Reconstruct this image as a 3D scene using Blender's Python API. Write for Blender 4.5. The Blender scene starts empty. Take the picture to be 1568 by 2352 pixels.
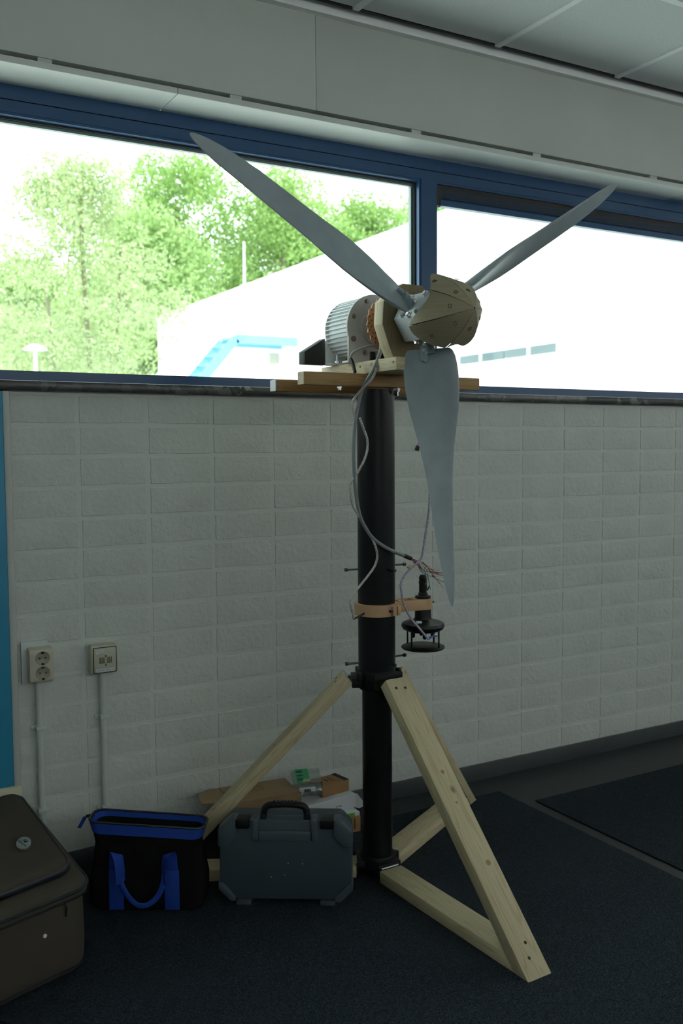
import bpy, bmesh, math, random
import numpy as np
from mathutils import Vector, Matrix, Quaternion
random.seed(7); rng = np.random.default_rng(11)
SC = bpy.context.scene
COL = SC.collection
V = Vector

# ------------------------------------------------------------------ camera
YAW, PITCH, ROLL = -0.519099, -0.0672639, -0.00693258
CAMLOC = V((-0.72595, -2.85585, 1.28221))
cyw, syw = math.cos(YAW), math.sin(YAW)
fwd = V((-syw*math.cos(PITCH), cyw*math.cos(PITCH), math.sin(PITCH)))
r0 = V((cyw, syw, 0)); u0 = r0.cross(fwd)
cr, sr = math.cos(ROLL), math.sin(ROLL)
rgt = cr*r0 + sr*u0; upv = -sr*r0 + cr*u0
cam = bpy.data.cameras.new('camera'); camo = bpy.data.objects.new('camera', cam); COL.objects.link(camo)
cam.sensor_fit = 'VERTICAL'; cam.sensor_height = 36.0; cam.lens = 36.0*2175.209/2352
cam.dof.use_dof = True; cam.dof.focus_distance = 2.65; cam.dof.aperture_fstop = 4.6
cam.clip_start = 0.05; cam.clip_end = 500
camo.matrix_world = Matrix(((rgt.x, upv.x, -fwd.x, CAMLOC.x), (rgt.y, upv.y, -fwd.y, CAMLOC.y), (rgt.z, upv.z, -fwd.z, CAMLOC.z), (0, 0, 0, 1)))
SC.camera = camo

# ------------------------------------------------------------------ world, light, exposure
SKY = 4.3
w = bpy.data.worlds.new('overcast_sky'); SC.world = w; w.use_nodes = True
nt = w.node_tree; bgn = nt.nodes['Background']
bgn.inputs[0].default_value = (0.93, 1.0, 0.985, 1); bgn.inputs[1].default_value = SKY
SC.view_settings.view_transform = 'Standard'; SC.view_settings.look = 'None'
SC.view_settings.gamma = 1.0; SC.view_settings.use_curve_mapping = False
SC.view_settings.exposure = 0.0
try:
    SC.cycles.use_denoising = True; SC.cycles.max_bounces = 10; SC.cycles.diffuse_bounces = 6
    SC.cycles.transparent_max_bounces = 24; SC.cycles.caustics_reflective = False; SC.cycles.caustics_refractive = False
except Exception: pass

# ------------------------------------------------------------------ materials
def lin(c): return c/12.92 if c <= 0.04045 else ((c+0.055)/1.055)**2.4
def H(h): return tuple(lin(int(h[i:i+2], 16)/255) for i in (0, 2, 4)) + (1,)
MATS = {}
class NT:
    def __init__(s, name):
        s.m = bpy.data.materials.new(name); s.m.use_nodes = True; s.t = s.m.node_tree
        s.b = s.t.nodes['Principled BSDF']; MATS[name] = s.m
    def n(s, ty, **kw):
        x = s.t.nodes.new(ty)
        for k, v in kw.items():
            if k in x.inputs: x.inputs[k].default_value = v
            else: setattr(x, k, v)
        return x
    def l(s, a, b): s.t.links.new(a, b)
    def coords(s, kind='Object', scale=(1, 1, 1)):
        tc = s.n('ShaderNodeTexCoord'); mp = s.n('ShaderNodeMapping'); mp.inputs['Scale'].default_value = scale
        s.l(tc.outputs[kind], mp.inputs[0]); return mp.outputs[0]
    def noise(s, co, scale, detail=4, rough=0.55):
        x = s.n('ShaderNodeTexNoise', Scale=scale, Detail=detail, Roughness=rough); s.l(co, x.inputs['Vector']); return x.outputs['Fac']
    def ramp(s, fac, *stops):
        r = s.n('ShaderNodeValToRGB'); e = r.color_ramp.elements
        while len(e) < len(stops): e.new(0.5)
        for k, (p, c) in enumerate(stops): e[k].position = p; e[k].color = c
        s.l(fac, r.inputs[0]); return r.outputs[0]
    def bump(s, h, strength=0.3, dist=0.002):
        b = s.n('ShaderNodeBump', Strength=strength, Distance=dist); s.l(h, b.inputs['Height']); s.l(b.outputs[0], s.b.inputs['Normal']); return b
def P(name, col, rough=0.6, metal=0.0, spec=0.5, bump=None, var=0.0, vscale=8):
    t = NT(name); c = col if isinstance(col, tuple) else H(col)
    t.b.inputs['Base Color'].default_value = c; t.b.inputs['Roughness'].default_value = rough
    t.b.inputs['Metallic'].default_value = metal; t.b.inputs['Specular IOR Level'].default_value = spec
    co = t.coords()
    if var:
        f = t.noise(co, vscale, 5)
        t.l(t.ramp(f, (0.3, tuple(x*(1-var) for x in c[:3])+(1,)), (0.7, tuple(min(1, x*(1+var)) for x in c[:3])+(1,))), t.b.inputs['Base Color'])
    if bump:
        t.bump(t.noise(co, bump[0], 4), bump[1], bump[2])
    return t.m
L = lambda r, g, b: (r, g, b, 1)

# painted block wall
t = NT('painted_block'); co = t.coords('Object')
geo = t.n('ShaderNodeNewGeometry'); mp = t.n('ShaderNodeMapping'); t.l(geo.outputs['Position'], mp.inputs[0]); co = mp.outputs[0]
n1 = t.noise(co, 55, 6, 0.62); n2 = t.noise(co, 9, 3); vo = t.n('ShaderNodeTexVoronoi', Scale=120.0); t.l(co, vo.inputs['Vector'])
mx = t.n('ShaderNodeMath', operation='ADD'); t.l(n1, mx.inputs[0])
m2 = t.n('ShaderNodeMath', operation='MULTIPLY'); t.l(n2, m2.inputs[0]); m2.inputs[1].default_value = 0.8; t.l(m2.outputs[0], mx.inputs[1])
t.bump(mx.outputs[0], 0.8, 0.005)
t.l(t.ramp(n2, (0.2, L(.56, .58, .54)), (0.8, L(.63, .65, .61))), t.b.inputs['Base Color']); t.b.inputs['Roughness'].default_value = 0.55
P('painted_mortar', L(.62, .64, .60), 0.6, bump=(80, .4, .002))
P('painted_board', L(.52, .535, .50), 0.55, var=.04, vscale=3)
P('soffit_white', L(.60, .62, .60), 0.4, var=.03)
P('ceiling_tile', L(.72, .75, .75), 0.9, bump=(260, .35, .001), var=.05, vscale=120)
P('tee_bar', L(.92, .94, .93), 0.5)
P('wall_plain', L(.52, .53, .51), 0.7, var=.03)
P('frame_blue', L(.012, .068, .175), 0.32, bump=(6, .04, .002))
P('gasket_black', L(.012, .013, .014), 0.6)
P('gasket_grey', L(.30, .36, .36), 0.4)
P('vent_grille', L(.022, .045, .085), 0.5)
t = NT('sill_stone'); co = t.coords()
vo = t.n('ShaderNodeTexVoronoi', Scale=26.0); vo.inputs['Randomness'].default_value = 1.0
nn = t.noise(co, 14, 4); mxv = t.n('ShaderNodeMix', data_type='VECTOR'); mxv.inputs[0].default_value = 0.12
t.l(co, mxv.inputs[4]); ns = t.n('ShaderNodeTexNoise', Scale=18.0); t.l(co, ns.inputs['Vector']); t.l(ns.outputs['Color'], mxv.inputs[5]); t.l(mxv.outputs[1], vo.inputs['Vector'])
r1 = t.ramp(vo.outputs['Color'], (0.0, L(.018, .02, .019)), (0.62, L(.03, .033, .03)), (0.80, L(.06, .065, .06)), (0.95, L(.2, .21, .19)))
t.l(r1, t.b.inputs['Base Color']); t.b.inputs['Roughness'].default_value = 0.3
P('vinyl_floor', L(.034, .039, .039), 0.45, spec=.3, var=.15, vscale=60)
t = NT('carpet'); co = t.coords()
n1 = t.noise(co, 420, 3, .7); n2 = t.noise(co, 900, 2, .8); n3 = t.noise(co, 2.2, 3)
t.l(t.ramp(n1, (0.32, L(.003, .005, .007)), (0.50, L(.027, .037, .048)), (0.70, L(.118, .150, .190))), t.b.inputs['Base Color'])
t.b.inputs['Roughness'].default_value = 0.95; t.b.inputs['Specular IOR Level'].default_value = 0.15
t.bump(n2, 1.0, .004)
P('carpet_edge', L(.016, .018, .02), 0.8)
P('skirting', L(.055, .065, .065), 0.5, var=.05)
P('teal_paint', L(.03, .26, .42), 0.5)
t = NT('window_glass'); o = t.t.nodes['Material Output']
tr = t.n('ShaderNodeBsdfTransparent'); tr.inputs[0].default_value = (.93, .985, .97, 1); gl = t.n('ShaderNodeBsdfGlossy', Roughness=0.02)
fr = t.n('ShaderNodeLayerWeight', Blend=0.12); ms = t.n('ShaderNodeMixShader'); fm = t.n('ShaderNodeMath', operation='MULTIPLY_ADD'); fm.inputs[1].default_value = .5; fm.inputs[2].default_value = .02; t.l(fr.outputs['Facing'], fm.inputs[0]); t.l(fm.outputs[0], ms.inputs[0]); t.l(tr.outputs[0], ms.inputs[1]); t.l(gl.outputs[0], ms.inputs[2]); t.l(ms.outputs[0], o.inputs[0])
t = NT('diffuser_sheet'); o = t.t.nodes['Material Output']; BLT = .95  # translucent material for the added sheets that soften daylight from out of view
tb = t.n('ShaderNodeBsdfTranslucent'); tb.inputs[0].default_value = (BLT, BLT, BLT, 1); db = t.n('ShaderNodeBsdfDiffuse'); db.inputs[0].default_value = (.6, .6, .58, 1)
ms = t.n('ShaderNodeMixShader'); ms.inputs[0].default_value = .80; t.l(db.outputs[0], ms.inputs[1]); t.l(tb.outputs[0], ms.inputs[2]); t.l(ms.outputs[0], o.inputs[0])
t = NT('clear_plastic'); o = t.t.nodes['Material Output']
tr = t.n('ShaderNodeBsdfTransparent'); tr.inputs[0].default_value = (.86, .9, .88, 1); gl = t.n('ShaderNodeBsdfGlossy', Roughness=0.12)
ms = t.n('ShaderNodeMixShader'); ms.inputs[0].default_value = 0.22; t.l(tr.outputs[0], ms.inputs[1]); t.l(gl.outputs[0], ms.inputs[2]); t.l(ms.outputs[0], o.inputs[0])

def wood(name, base, dark, knot, gs=1.0, contrast=1.0):
    t = NT(name); tc = t.n('ShaderNodeTexCoord'); mp = t.n('ShaderNodeMapping'); mp.inputs['Scale'].default_value = (1.2, 14, 1)
    oi = t.n('ShaderNodeObjectInfo'); cv = t.n('ShaderNodeCombineXYZ'); mm = t.n('ShaderNodeMath', operation='MULTIPLY'); mm.inputs[1].default_value = 37.0
    t.l(oi.outputs['Random'], mm.inputs[0]); t.l(mm.outputs[0], cv.inputs[0]); t.l(mm.outputs[0], cv.inputs[1]); t.l(cv.outputs[0], mp.inputs['Location'])
    t.l(tc.outputs['UV'], mp.inputs[0])
    n0 = t.n('ShaderNodeTexNoise', Scale=1.6*gs, Detail=2.0); t.l(mp.outputs[0], n0.inputs['Vector'])
    wv = t.n('ShaderNodeMath', operation='MULTIPLY'); t.l(n0.outputs['Fac'], wv.inputs[0]); wv.inputs[1].default_value = 11.0
    fr = t.n('ShaderNodeMath', operation='FRACT'); t.l(wv.outputs[0], fr.inputs[0])
    c1 = t.ramp(fr.outputs[0], (0.0, base), (0.55, base), (0.90, tuple(b*(1-.45*contrast)+d*.45*contrast for b, d in zip(base, dark))), (1.0, base))
    n2 = t.n('ShaderNodeTexNoise', Scale=5.0, Detail=5.0); mp2 = t.n('ShaderNodeMapping'); mp2.inputs['Scale'].default_value = (2, 60, 1); t.l(tc.outputs['UV'], mp2.inputs[0]); t.l(mp2.outputs[0], n2.inputs['Vector'])
    c2 = t.ramp(n2.outputs['Fac'], (.35, L(.86, .85, .82)), (.7, L(1, 1, 1)))
    mu = t.n('ShaderNodeMix', data_type='RGBA', blend_type='MULTIPLY'); mu.inputs[0].default_value = 1.0; t.l(c1, mu.inputs[6]); t.l(c2, mu.inputs[7])
    # sparse knots
    mp3 = t.n('ShaderNodeMapping'); mp3.inputs['Scale'].default_value = (7, 11, 1); t.l(tc.outputs['UV'], mp3.inputs[0]); t.l(cv.outputs[0], mp3.inputs['Location'])
    vo = t.n('ShaderNodeTexVoronoi', Scale=1.0); vo.inputs['Randomness'].default_value = 1.0; t.l(mp3.outputs[0], vo.inputs['Vector'])
    kf = t.ramp(vo.outputs['Distance'], (0.0, L(1, 1, 1)), (0.05, L(.8, .8, .8)), (0.11, L(0, 0, 0)))
    mk = t.n('ShaderNodeMix', data_type='RGBA'); t.l(kf, mk.inputs[0]); t.l(mu.outputs[2], mk.inputs[6]); mk.inputs[7].default_value = knot
    t.l(mk.outputs[2], t.b.inputs['Base Color']); t.b.inputs['Roughness'].default_value = 0.6
    bp = t.n('ShaderNodeBump', Strength=.15, Distance=.001); t.l(n2.outputs['Fac'], bp.inputs['Height']); t.l(bp.outputs[0], t.b.inputs['Normal'])
wood('pine', L(.62, .53, .34), L(.40, .26, .11), L(.22, .12, .05))
wood('pine_brown', L(.42, .25, .10), L(.22, .12, .05), L(.10, .05, .02))
wood('pine_end', L(.55, .45, .30), L(.36, .26, .14), L(.36, .26, .14))
wood('board_pine', L(.66, .56, .36), L(.42, .28, .12), L(.25, .14, .06))
wood('ply_brown_shade', L(.27, .20, .105), L(.19, .13, .06), L(.15, .09, .04), contrast=.6)  # brown tone carries the shadow on the bearing plate's front
wood('ply_grey', L(.36, .31, .20), L(.30, .25, .16), L(.33, .28, .18), contrast=.5)
P('blade_grey', L(.29, .345, .365), 0.42, var=.10, vscale=14, bump=(40, .03, .001))
P('root_grey', L(.27, .33, .35), 0.4)
P('black_pipe', L(.007, .009, .010), 0.36, spec=.28)
P('black_print', L(.008, .009, .010), 0.5, spec=.25, bump=(200, .1, .001))
P('black_plastic', L(.008, .009, .010), 0.4, spec=.3)
P('black_matte', L(.02, .023, .024), 0.75)
P('steel', L(.62, .63, .64), 0.28, 1.0)
P('dark_steel', L(.10, .10, .10), 0.35, 1.0)
P('bolt_grey', L(.30, .29, .27), 0.35, .7)
P('screw_dark', L(.05, .045, .03), 0.5, .6)
P('aluminium', L(.72, .74, .75), 0.36, 0.85)
P('hub_alu', L(.80, .84, .85), 0.45, 0.0)
P('motor_grey', L(.60, .585, .56), 0.5, 0.0, bump=(300, .1, .0005))
P('motor_light', L(.78, .81, .82), 0.42, 0.0)
P('copper_disc', L(.50, .26, .16), 0.4, 0.6, var=.1)
P('peach_print', L(.58, .36, .20), 0.55, bump=(300, .1, .0005))
P('cable_grey', L(.22, .25, .25), 0.45)
P('heat_shrink', L(.012, .012, .012), 0.5)
def striped(name, *cols):
    t = NT(name); tc = t.n('ShaderNodeTexCoord'); wv = t.n('ShaderNodeTexNoise', Scale=260.0, Detail=1.0); mp = t.n('ShaderNodeMapping'); mp.inputs['Scale'].default_value = (1, 1, .25)
    t.l(tc.outputs['Object'], mp.inputs[0]); t.l(mp.outputs[0], wv.inputs['Vector'])
    st = [(0.30+0.4*i/(len(cols)-1), c) for i, c in enumerate(cols)]
    t.l(t.ramp(wv.outputs['Fac'], *st), t.b.inputs['Base Color']); t.b.inputs['Roughness'].default_value = 0.25
striped('sleeve_red', L(.62, .63, .62), L(.25, .25, .24), L(.60, .60, .58), L(.32, .13, .09), L(.62, .62, .6))
striped('sleeve_blue', L(.62, .63, .66), L(.20, .17, .42), L(.60, .60, .66), L(.34, .20, .22), L(.64, .64, .66))
for nm, c in dict(red=L(.45, .03, .03), white=L(.7, .72, .7), green=L(.03, .22, .14), yellow=L(.7, .55, .08), brown=L(.25, .1, .05), pink=L(.55, .25, .25), black=L(.015, .015, .015), blue=L(.03, .12, .5), grey=L(.35, .36, .36), orange=L(.6, .16, .04)).items(): P('wire_'+nm, c, .4)
P('case_grey', L(.055, .073, .086), 0.45, spec=.35, bump=(500, .12, .0005))
P('case_grey_light', L(.070, .093, .108), 0.42, spec=.4, bump=(500, .1, .0005))
P('bag_black', L(.006, .006, .0055), 0.9, spec=.15, bump=(700, .3, .001))
P('bag_blue', L(.008, .05, .33), 0.75, bump=(600, .3, .001))
P('suitcase_brown', L(.070, .061, .048), 0.9, spec=.15, bump=(600, .3, .0008), var=.08, vscale=4)
P('suitcase_trim', L(.012, .016, .02), 0.4)
P('badge', L(.27, .29, .28), 0.35, .3)
P('sticker', L(.8, .82, .82), 0.5)
P('cardboard', L(.30, .20, .105), 0.75, var=.06, vscale=10)
P('cardboard_orange', L(.33, .18, .075), 0.7, var=.05)
P('box_white', L(.62, .64, .66), 0.5)
P('box_green', L(.12, .40, .03), 0.5)
P('card_green', L(.03, .36, .14), 0.5)
P('card_print', L(.01, .06, .04), 0.5)
P('card_tan', L(.65, .45, .25), 0.5)
P('foil', L(.6, .65, .67), 0.22, .8, bump=(60, .8, .01))
P('ink', L(.012, .013, .013), 0.6)
P('engraving', L(.13, .105, .06), 0.7)
P('ink_brown', L(.06, .035, .02), 0.7)
P('label_white', L(.72, .76, .78), 0.5)
P('socket_cream', L(.55, .51, .40), 0.42)
P('socket_dark', L(.30, .28, .21), 0.45)
P('outlet_cream', L(.50, .50, .38), 0.42)
P('conduit', L(.56, .60, .58), 0.5)
P('foam_cream', L(.62, .60, .42), 0.9, bump=(150, .2, .001))
P('facade_white', L(.93, .94, .94), 0.7)
P('stair_blue', L(.20, .48, .80), 0.5)
P('rail_white', L(.7, .8, .82), 0.5)
P('facade_glass', L(.10, .14, .16), 0.1)
P('beige_box', L(.45, .40, .30), 0.6)
P('ground_out', L(.74, .75, .72), 0.95, var=.2, vscale=.3)
P('bark', L(.22, .19, .13), 0.9, bump=(20, .6, .02))
def leafmat(name, a, b):
    t = NT(name); o = t.t.nodes['Material Output']; geo = t.n('ShaderNodeNewGeometry')
    c = t.ramp(geo.outputs['Random Per Island'], (0.0, a), (1.0, b))
    df = t.n('ShaderNodeBsdfDiffuse'); tl = t.n('ShaderNodeBsdfTranslucent'); t.l(c, df.inputs[0]); t.l(c, tl.inputs[0])
    ms = t.n('ShaderNodeMixShader'); ms.inputs[0].default_value = .45; t.l(df.outputs[0], ms.inputs[1]); t.l(tl.outputs[0], ms.inputs[2]); t.l(ms.outputs[0], o.inputs[0])
leafmat('leaf_pale', L(.31, .39, .18), L(.57, .64, .38))
leafmat('leaf_green', L(.21, .36, .10), L(.46, .60, .24))
leafmat('leaf_mid', L(.24, .38, .13), L(.50, .62, .29))

# ------------------------------------------------------------------ mesh helpers
class MB:
    def __init__(s): s.bm = bmesh.new(); s.uv = s.bm.loops.layers.uv.new('UVMap')
    def _uvbox(s, faces, ax, o=V((0, 0, 0))):
        for f in faces:
            f.normal_update(); n = f.normal
            dots = [abs(n.dot(a)) for a in ax]
            for lp in f.loops:
                q = lp.vert.co - o; c = [q.dot(a) for a in ax]
                if dots[0] > .7: lp[s.uv].uv = (c[1], c[2])
                elif dots[1] > .7: lp[s.uv].uv = (c[0], c[2]+.31)
                else: lp[s.uv].uv = (c[0], c[1])
    def obox(s, c, ax, h, bev=0.0, seg=2):
        """oriented box: centre, three unit axes (first = grain), half sizes"""
        c = V(c); ax = [V(a).normalized() for a in ax]
        vs = []
        for k in range(8):
            sg = [(1 if k >> i & 1 else -1) for i in range(3)]
            vs.append(s.bm.verts.new(c + ax[0]*h[0]*sg[0] + ax[1]*h[1]*sg[1] + ax[2]*h[2]*sg[2]))
        fs = [s.bm.faces.new([vs[i] for i in q]) for q in ((0, 2, 3, 1), (4, 5, 7, 6), (0, 1, 5, 4), (2, 6, 7, 3), (0, 4, 6, 2), (1, 3, 7, 5))]
        bmesh.ops.recalc_face_normals(s.bm, faces=fs)
        if bev:
            es = list({e for f in fs for e in f.edges})
            r = bmesh.ops.bevel(s.bm, geom=es, offset=bev, segments=seg, affect='EDGES', profile=.5)
            fs = list({f for v in r['verts'] for f in v.link_faces} | {f for f in fs if f.is_valid})
        s._uvbox(fs, ax, c); return s
    def box(s, x0, x1, y0, y1, z0, z1, bev=0.0, seg=2):
        return s.obox(((x0+x1)/2, (y0+y1)/2, (z0+z1)/2), ((1, 0, 0), (0, 1, 0), (0, 0, 1)), (abs(x1-x0)/2, abs(y1-y0)/2, abs(z1-z0)/2), bev, seg)
    def prism(s, poly, o, eu, ev, en, d0, d1, bev=0.0, grain=None):
        """2-D polygon in (eu,ev) at origin o extruded along en from d0 to d1"""
        o, eu, ev, en = V(o), V(eu), V(ev), V(en)
        a = [s.bm.verts.new(o + eu*p[0] + ev*p[1] + en*d0) for p in poly]
        b = [s.bm.verts.new(o + eu*p[0] + ev*p[1] + en*d1) for p in poly]
        n = len(poly); fs = [s.bm.faces.new(a[::-1]), s.bm.faces.new(b)]
        for i in range(n): fs.append(s.bm.faces.new((a[i], a[(i+1) % n], b[(i+1) % n], b[i])))
        bmesh.ops.recalc_face_normals(s.bm, faces=fs)
        if bev:
            es = list({e for f in fs for e in f.edges})
            r = bmesh.ops.bevel(s.bm, geom=es, offset=bev, segments=2, affect='EDGES', profile=.5)
            fs = list({f for v in r['verts'] for f in v.link_faces} | {f for f in fs if f.is_valid})
        g = V(grain).normalized() if grain is not None else eu.normalized()
        e2 = en.normalized(); e3 = g.cross(e2).normalized()
        s._uvbox(fs, [g, e2, e3], o); return s
    def cyl(s, p0, p1, ra, rb=None, n=24, caps=True):
        p0, p1 = V(p0), V(p1); rb = ra if rb is None else rb
        d = (p1-p0).normalized(); a = d.orthogonal().normalized(); b = d.cross(a)
        return s.loft([[p0 + (a*math.cos(t)+b*math.sin(t))*ra for t in [2*math.pi*i/n for i in range(n)]],
                       [p1 + (a*math.cos(t)+b*math.sin(t))*rb for t in [2*math.pi*i/n for i in range(n)]]], caps)
    def lathe(s, prof, o=(0, 0, 0), axis=(0, 0, 1), n=32, caps=True):
        o = V(o); d = V(axis).normalized(); a = V((1, 0, 0)) if abs(d.z) > .9 else d.orthogonal().normalized(); b = d.cross(a)
        return s.loft([[o + d*z + (a*math.cos(t)+b*math.sin(t))*r for t in [2*math.pi*i/n for i in range(n)]] for r, z in prof], caps)
    def loft(s, loops, caps=True, closed=True, smooth=True):
        rows = [[s.bm.verts.new(p) for p in lp] for lp in loops]
        n = len(rows[0]); fs = []
        for i in range(len(rows)-1):
            for j in range(n if closed else n-1):
                k = (j+1) % n
                fs.append(s.bm.faces.new((rows[i][j], rows[i][k], rows[i+1][k], rows[i+1][j])))
        if caps:
            fs.append(s.bm.faces.new(rows[0][::-1])); fs.append(s.bm.faces.new(rows[-1]))
            bmesh.ops.recalc_face_normals(s.bm, faces=fs)
        acc = 0
        for f in fs:
            for lp in f.loops: lp[s.uv].uv = (lp.vert.co.x+lp.vert.co.z*.7, lp.vert.co.y+lp.vert.co.z)
        return s
    def tube(s, pts, r, n=8, sub=8, flat=None):
        """smooth tube through points (Catmull-Rom)"""
        pts = [V(p) for p in pts]
        if sub > 1 and len(pts) > 2:
            q = [pts[0]*2-pts[1]] + pts + [pts[-1]*2-pts[-2]]; out = []
            for i in range(1, len(q)-2):
                for k in range(sub):
                    t = k/sub
                    out.append(.5*((2*q[i]) + (q[i+1]-q[i-1])*t + (2*q[i-1]-5*q[i]+4*q[i+1]-q[i+2])*t*t + (3*q[i]-q[i-1]-3*q[i+1]+q[i+2])*t**3))
            out.append(pts[-1]); pts = out
        loops = []; nrm = None
        for i, p in enumerate(pts):
            tg = (pts[min(i+1, len(pts)-1)]-pts[max(i-1, 0)]).normalized()
            if nrm is None: nrm = V(flat).normalized() if flat is not None else tg.orthogonal().normalized()
            nrm = (nrm - tg*nrm.dot(tg)).normalized(); b = tg.cross(nrm)
            rr = r if isinstance(r, tuple) else (r, r)
            loops.append([p + nrm*math.cos(a)*rr[0] + b*math.sin(a)*rr[1] for a in [2*math.pi*j/n for j in range(n)]])
        return s.loft(loops)
    def build(s, name, mat, parent=None, smooth=40, origin=None, mats=None):
        me = bpy.data.meshes.new(name); org = V(origin) if origin is not None else (parent_origin(parent) if parent else V((0, 0, 0)))
        if not parent and origin is None:
            zs = [v.co for v in s.bm.verts]
            org = V((sum(c.x for c in zs)/len(zs), sum(c.y for c in zs)/len(zs), min(c.z for c in zs)))
        for v in s.bm.verts: v.co -= org
        bmesh.ops.recalc_face_normals(s.bm, faces=s.bm.faces) if False else None
        s.bm.to_mesh(me); s.bm.free()
        for m in (mats or [mat]): me.materials.append(MATS[m])
        if smooth:
            me.polygons.foreach_set('use_smooth', [True]*len(me.polygons))
            me.set_sharp_from_angle(angle=math.radians(smooth))
        o = bpy.data.objects.new(name, me); COL.objects.link(o)
        if parent: o.parent = parent; o['_org'] = list(org)
        else: o.location = org; o['_org'] = list(org)
        return o
def parent_origin(p): return V(p['_org'])
def empty(name, loc, label=None, cat=None, group=None):
    o = bpy.data.objects.new(name, None); COL.objects.link(o); o.location = loc; o.empty_display_size = .05; o['_org'] = list(loc)
    return tag(o, label, cat, group)
def tag(o, label=None, cat=None, group=None, kind=None):
    if label: o['label'] = label
    if cat: o['category'] = cat
    if group: o['group'] = group
    if kind: o['kind'] = kind
    return o
def rrect(hw, hd, r, n=6):
    pts = []
    for cx, cy, a0 in ((hw-r, hd-r, 0), (-hw+r, hd-r, 90), (-hw+r, -hd+r, 180), (hw-r, -hd+r, 270)):
        for k in range(n+1):
            a = math.radians(a0+90*k/n); pts.append((cx+r*math.cos(a), cy+r*math.sin(a)))
    return pts
def text(name, body, size, o, ex, ey, mat, parent, thick=.0003):
    cu = bpy.data.curves.new(name, 'FONT'); cu.body = body; cu.size = size; cu.extrude = thick; cu.align_x = 'CENTER'; cu.align_y = 'CENTER'; cu.resolution_u = 2
    tmp = bpy.data.objects.new(name, cu); COL.objects.link(tmp)
    dg = bpy.context.evaluated_depsgraph_get(); me = bpy.data.meshes.new_from_object(tmp.evaluated_get(dg))
    bpy.data.objects.remove(tmp); bpy.data.curves.remove(cu)
    ex, ey = V(ex).normalized(), V(ey).normalized(); ez = ex.cross(ey); org = parent_origin(parent)
    for v in me.vertices: v.co = V(o) + ex*v.co.x + ey*v.co.y + ez*v.co.z - org
    me.materials.clear(); me.materials.append(MATS[mat])
    ob = bpy.data.objects.new(name, me); COL.objects.link(ob); ob.parent = parent; ob['_org'] = list(org)
    return ob
X, Y, Z = V((1, 0, 0)), V((0, 1, 0)), V((0, 0, 1))

# ================================================================== ROOM SHELL
S = lambda o: tag(o, kind='structure')
XL, XR, YB, ZC = -3.2, 6.2, -5.6, 2.74
WX0, WX1 = -2.2, 5.2                              # window strip
S(MB().box(XL-.3, XR+.3, YB-.3, .32, -.12, 0).build('floor', 'vinyl_floor'))
# back wall under the sill (mortar plane), the strip over the window, ends
wb = MB().box(XL, XR, -.0005, .30, 0, 1.456)
wb.box(XL, WX0, .004, .30, 1.456, 2.9).box(WX1, XR, .004, .30, 1.456, 2.9).box(WX0, WX1, .16, .30, 2.40, 2.9)
wall = S(wb.build('wall_back', 'painted_mortar', origin=(0, 0, 0)))
# blocks, stack bond
BW, BH, J = .2139, .093, .0085
variants = []
for k in range(8):
    mb = MB(); hw, hh, dp = (BW-J-.0015)/2, (BH-J-.0005)/2, .0040
    nx, nz = 6, 3; jit = lambda a: random.uniform(-a, a)
    front = {}; 
    for i in range(nx+1):
        for j in range(nz+1):
            ed = i in (0, nx) or j in (0, nz)
            x = -hw+.003+(2*hw-.006)*i/nx; z = -hh+.003+(2*hh-.006)*j/nz
            front[i, j] = mb.bm.verts.new((x+jit(.0012), -dp+(.0018 if ed else 0)+jit(.0010), z+jit(.0011)))
    for i in range(nx):
        for j in range(nz): mb.bm.faces.new((front[i, j], front[i+1, j], front[i+1, j+1], front[i, j+1]))
    ring = [front[i, 0] for i in range(nx)] + [front[nx, j] for j in range(nz)] + [front[i, nz] for i in range(nx, 0, -1)] + [front[0, j] for j in range(nz, 0, -1)]
    back = [mb.bm.verts.new((v.co.x+math.copysign(.003, v.co.x), .004, v.co.z+math.copysign(.003, v.co.z))) for v in ring]
    m = len(ring)
    for i in range(m): mb.bm.faces.new((ring[i], back[i], back[(i+1) % m], ring[(i+1) % m]))
    bmesh.ops.recalc_face_normals(mb.bm, faces=mb.bm.faces)
    me = bpy.data.meshes.new('brick'); mb.bm.to_mesh(me); mb.bm.free(); me.materials.append(MATS['painted_block'])
    me.polygons.foreach_set('use_smooth', [True]*len(me.polygons)); me.set_sharp_from_angle(angle=math.radians(35)); variants.append(me)
for c in range(-1, 18):
    for r in range(15):
        o = bpy.data.objects.new('brick', random.choice(variants)); COL.objects.link(o); o.parent = wall
        o.location = ((c+.5)*BW + random.uniform(-.001, .001), random.uniform(-.0008, .0008), 1.356+BH/2-r*BH + random.uniform(-.0008, .0008))
# fascia + soffit over the window
fa_ = MB()
for x0_, x1_ in ((XL, -1.63), (-1.6285, .8122), (.8137, 3.252), (3.2535, XR)): fa_.box(x0_, x1_, -.012, .16, 2.404, 2.76, .001)
S(fa_.build('wall_upper', 'painted_board'))
S(MB().box(XL, XR, .060, .155, 2.391, 2.404).build('trim_1', 'painted_board'))
so = MB().box(XL, .3285, -.014, .155, 2.372, 2.391, .002).box(.330, 2.66, -.014, .155, 2.372, 2.391, .002).box(2.6615, XR, -.014, .155, 2.372, 2.391, .002)
S(so.build('trim_2', 'soffit_white'))
for k in range(12):
    x = -1.9+.62*k+random.uniform(-.1, .1)
    o = MB().box(x, x+.04, -.009, .01, 2.3915, 2.4035).build('trim_3', 'painted_board'); S(o)
# stone sill
S(MB().box(-.6, 2.03, -.026, .16, 1.455, 1.483, .002).build('trim_4', 'sill_stone'))
S(MB().box(2.0315, XR, -.026, .16, 1.455, 1.483, .002).build('trim_5', 'sill_stone'))
S(MB().box(XL, -.6015, -.026, .16, 1.455, 1.483, .002).build('trim_8', 'sill_stone'))
# skirting
S(MB().box(XL, XR, -.012, .004, 0, .062, .002).build('baseboard_back', 'skirting'))
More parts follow.
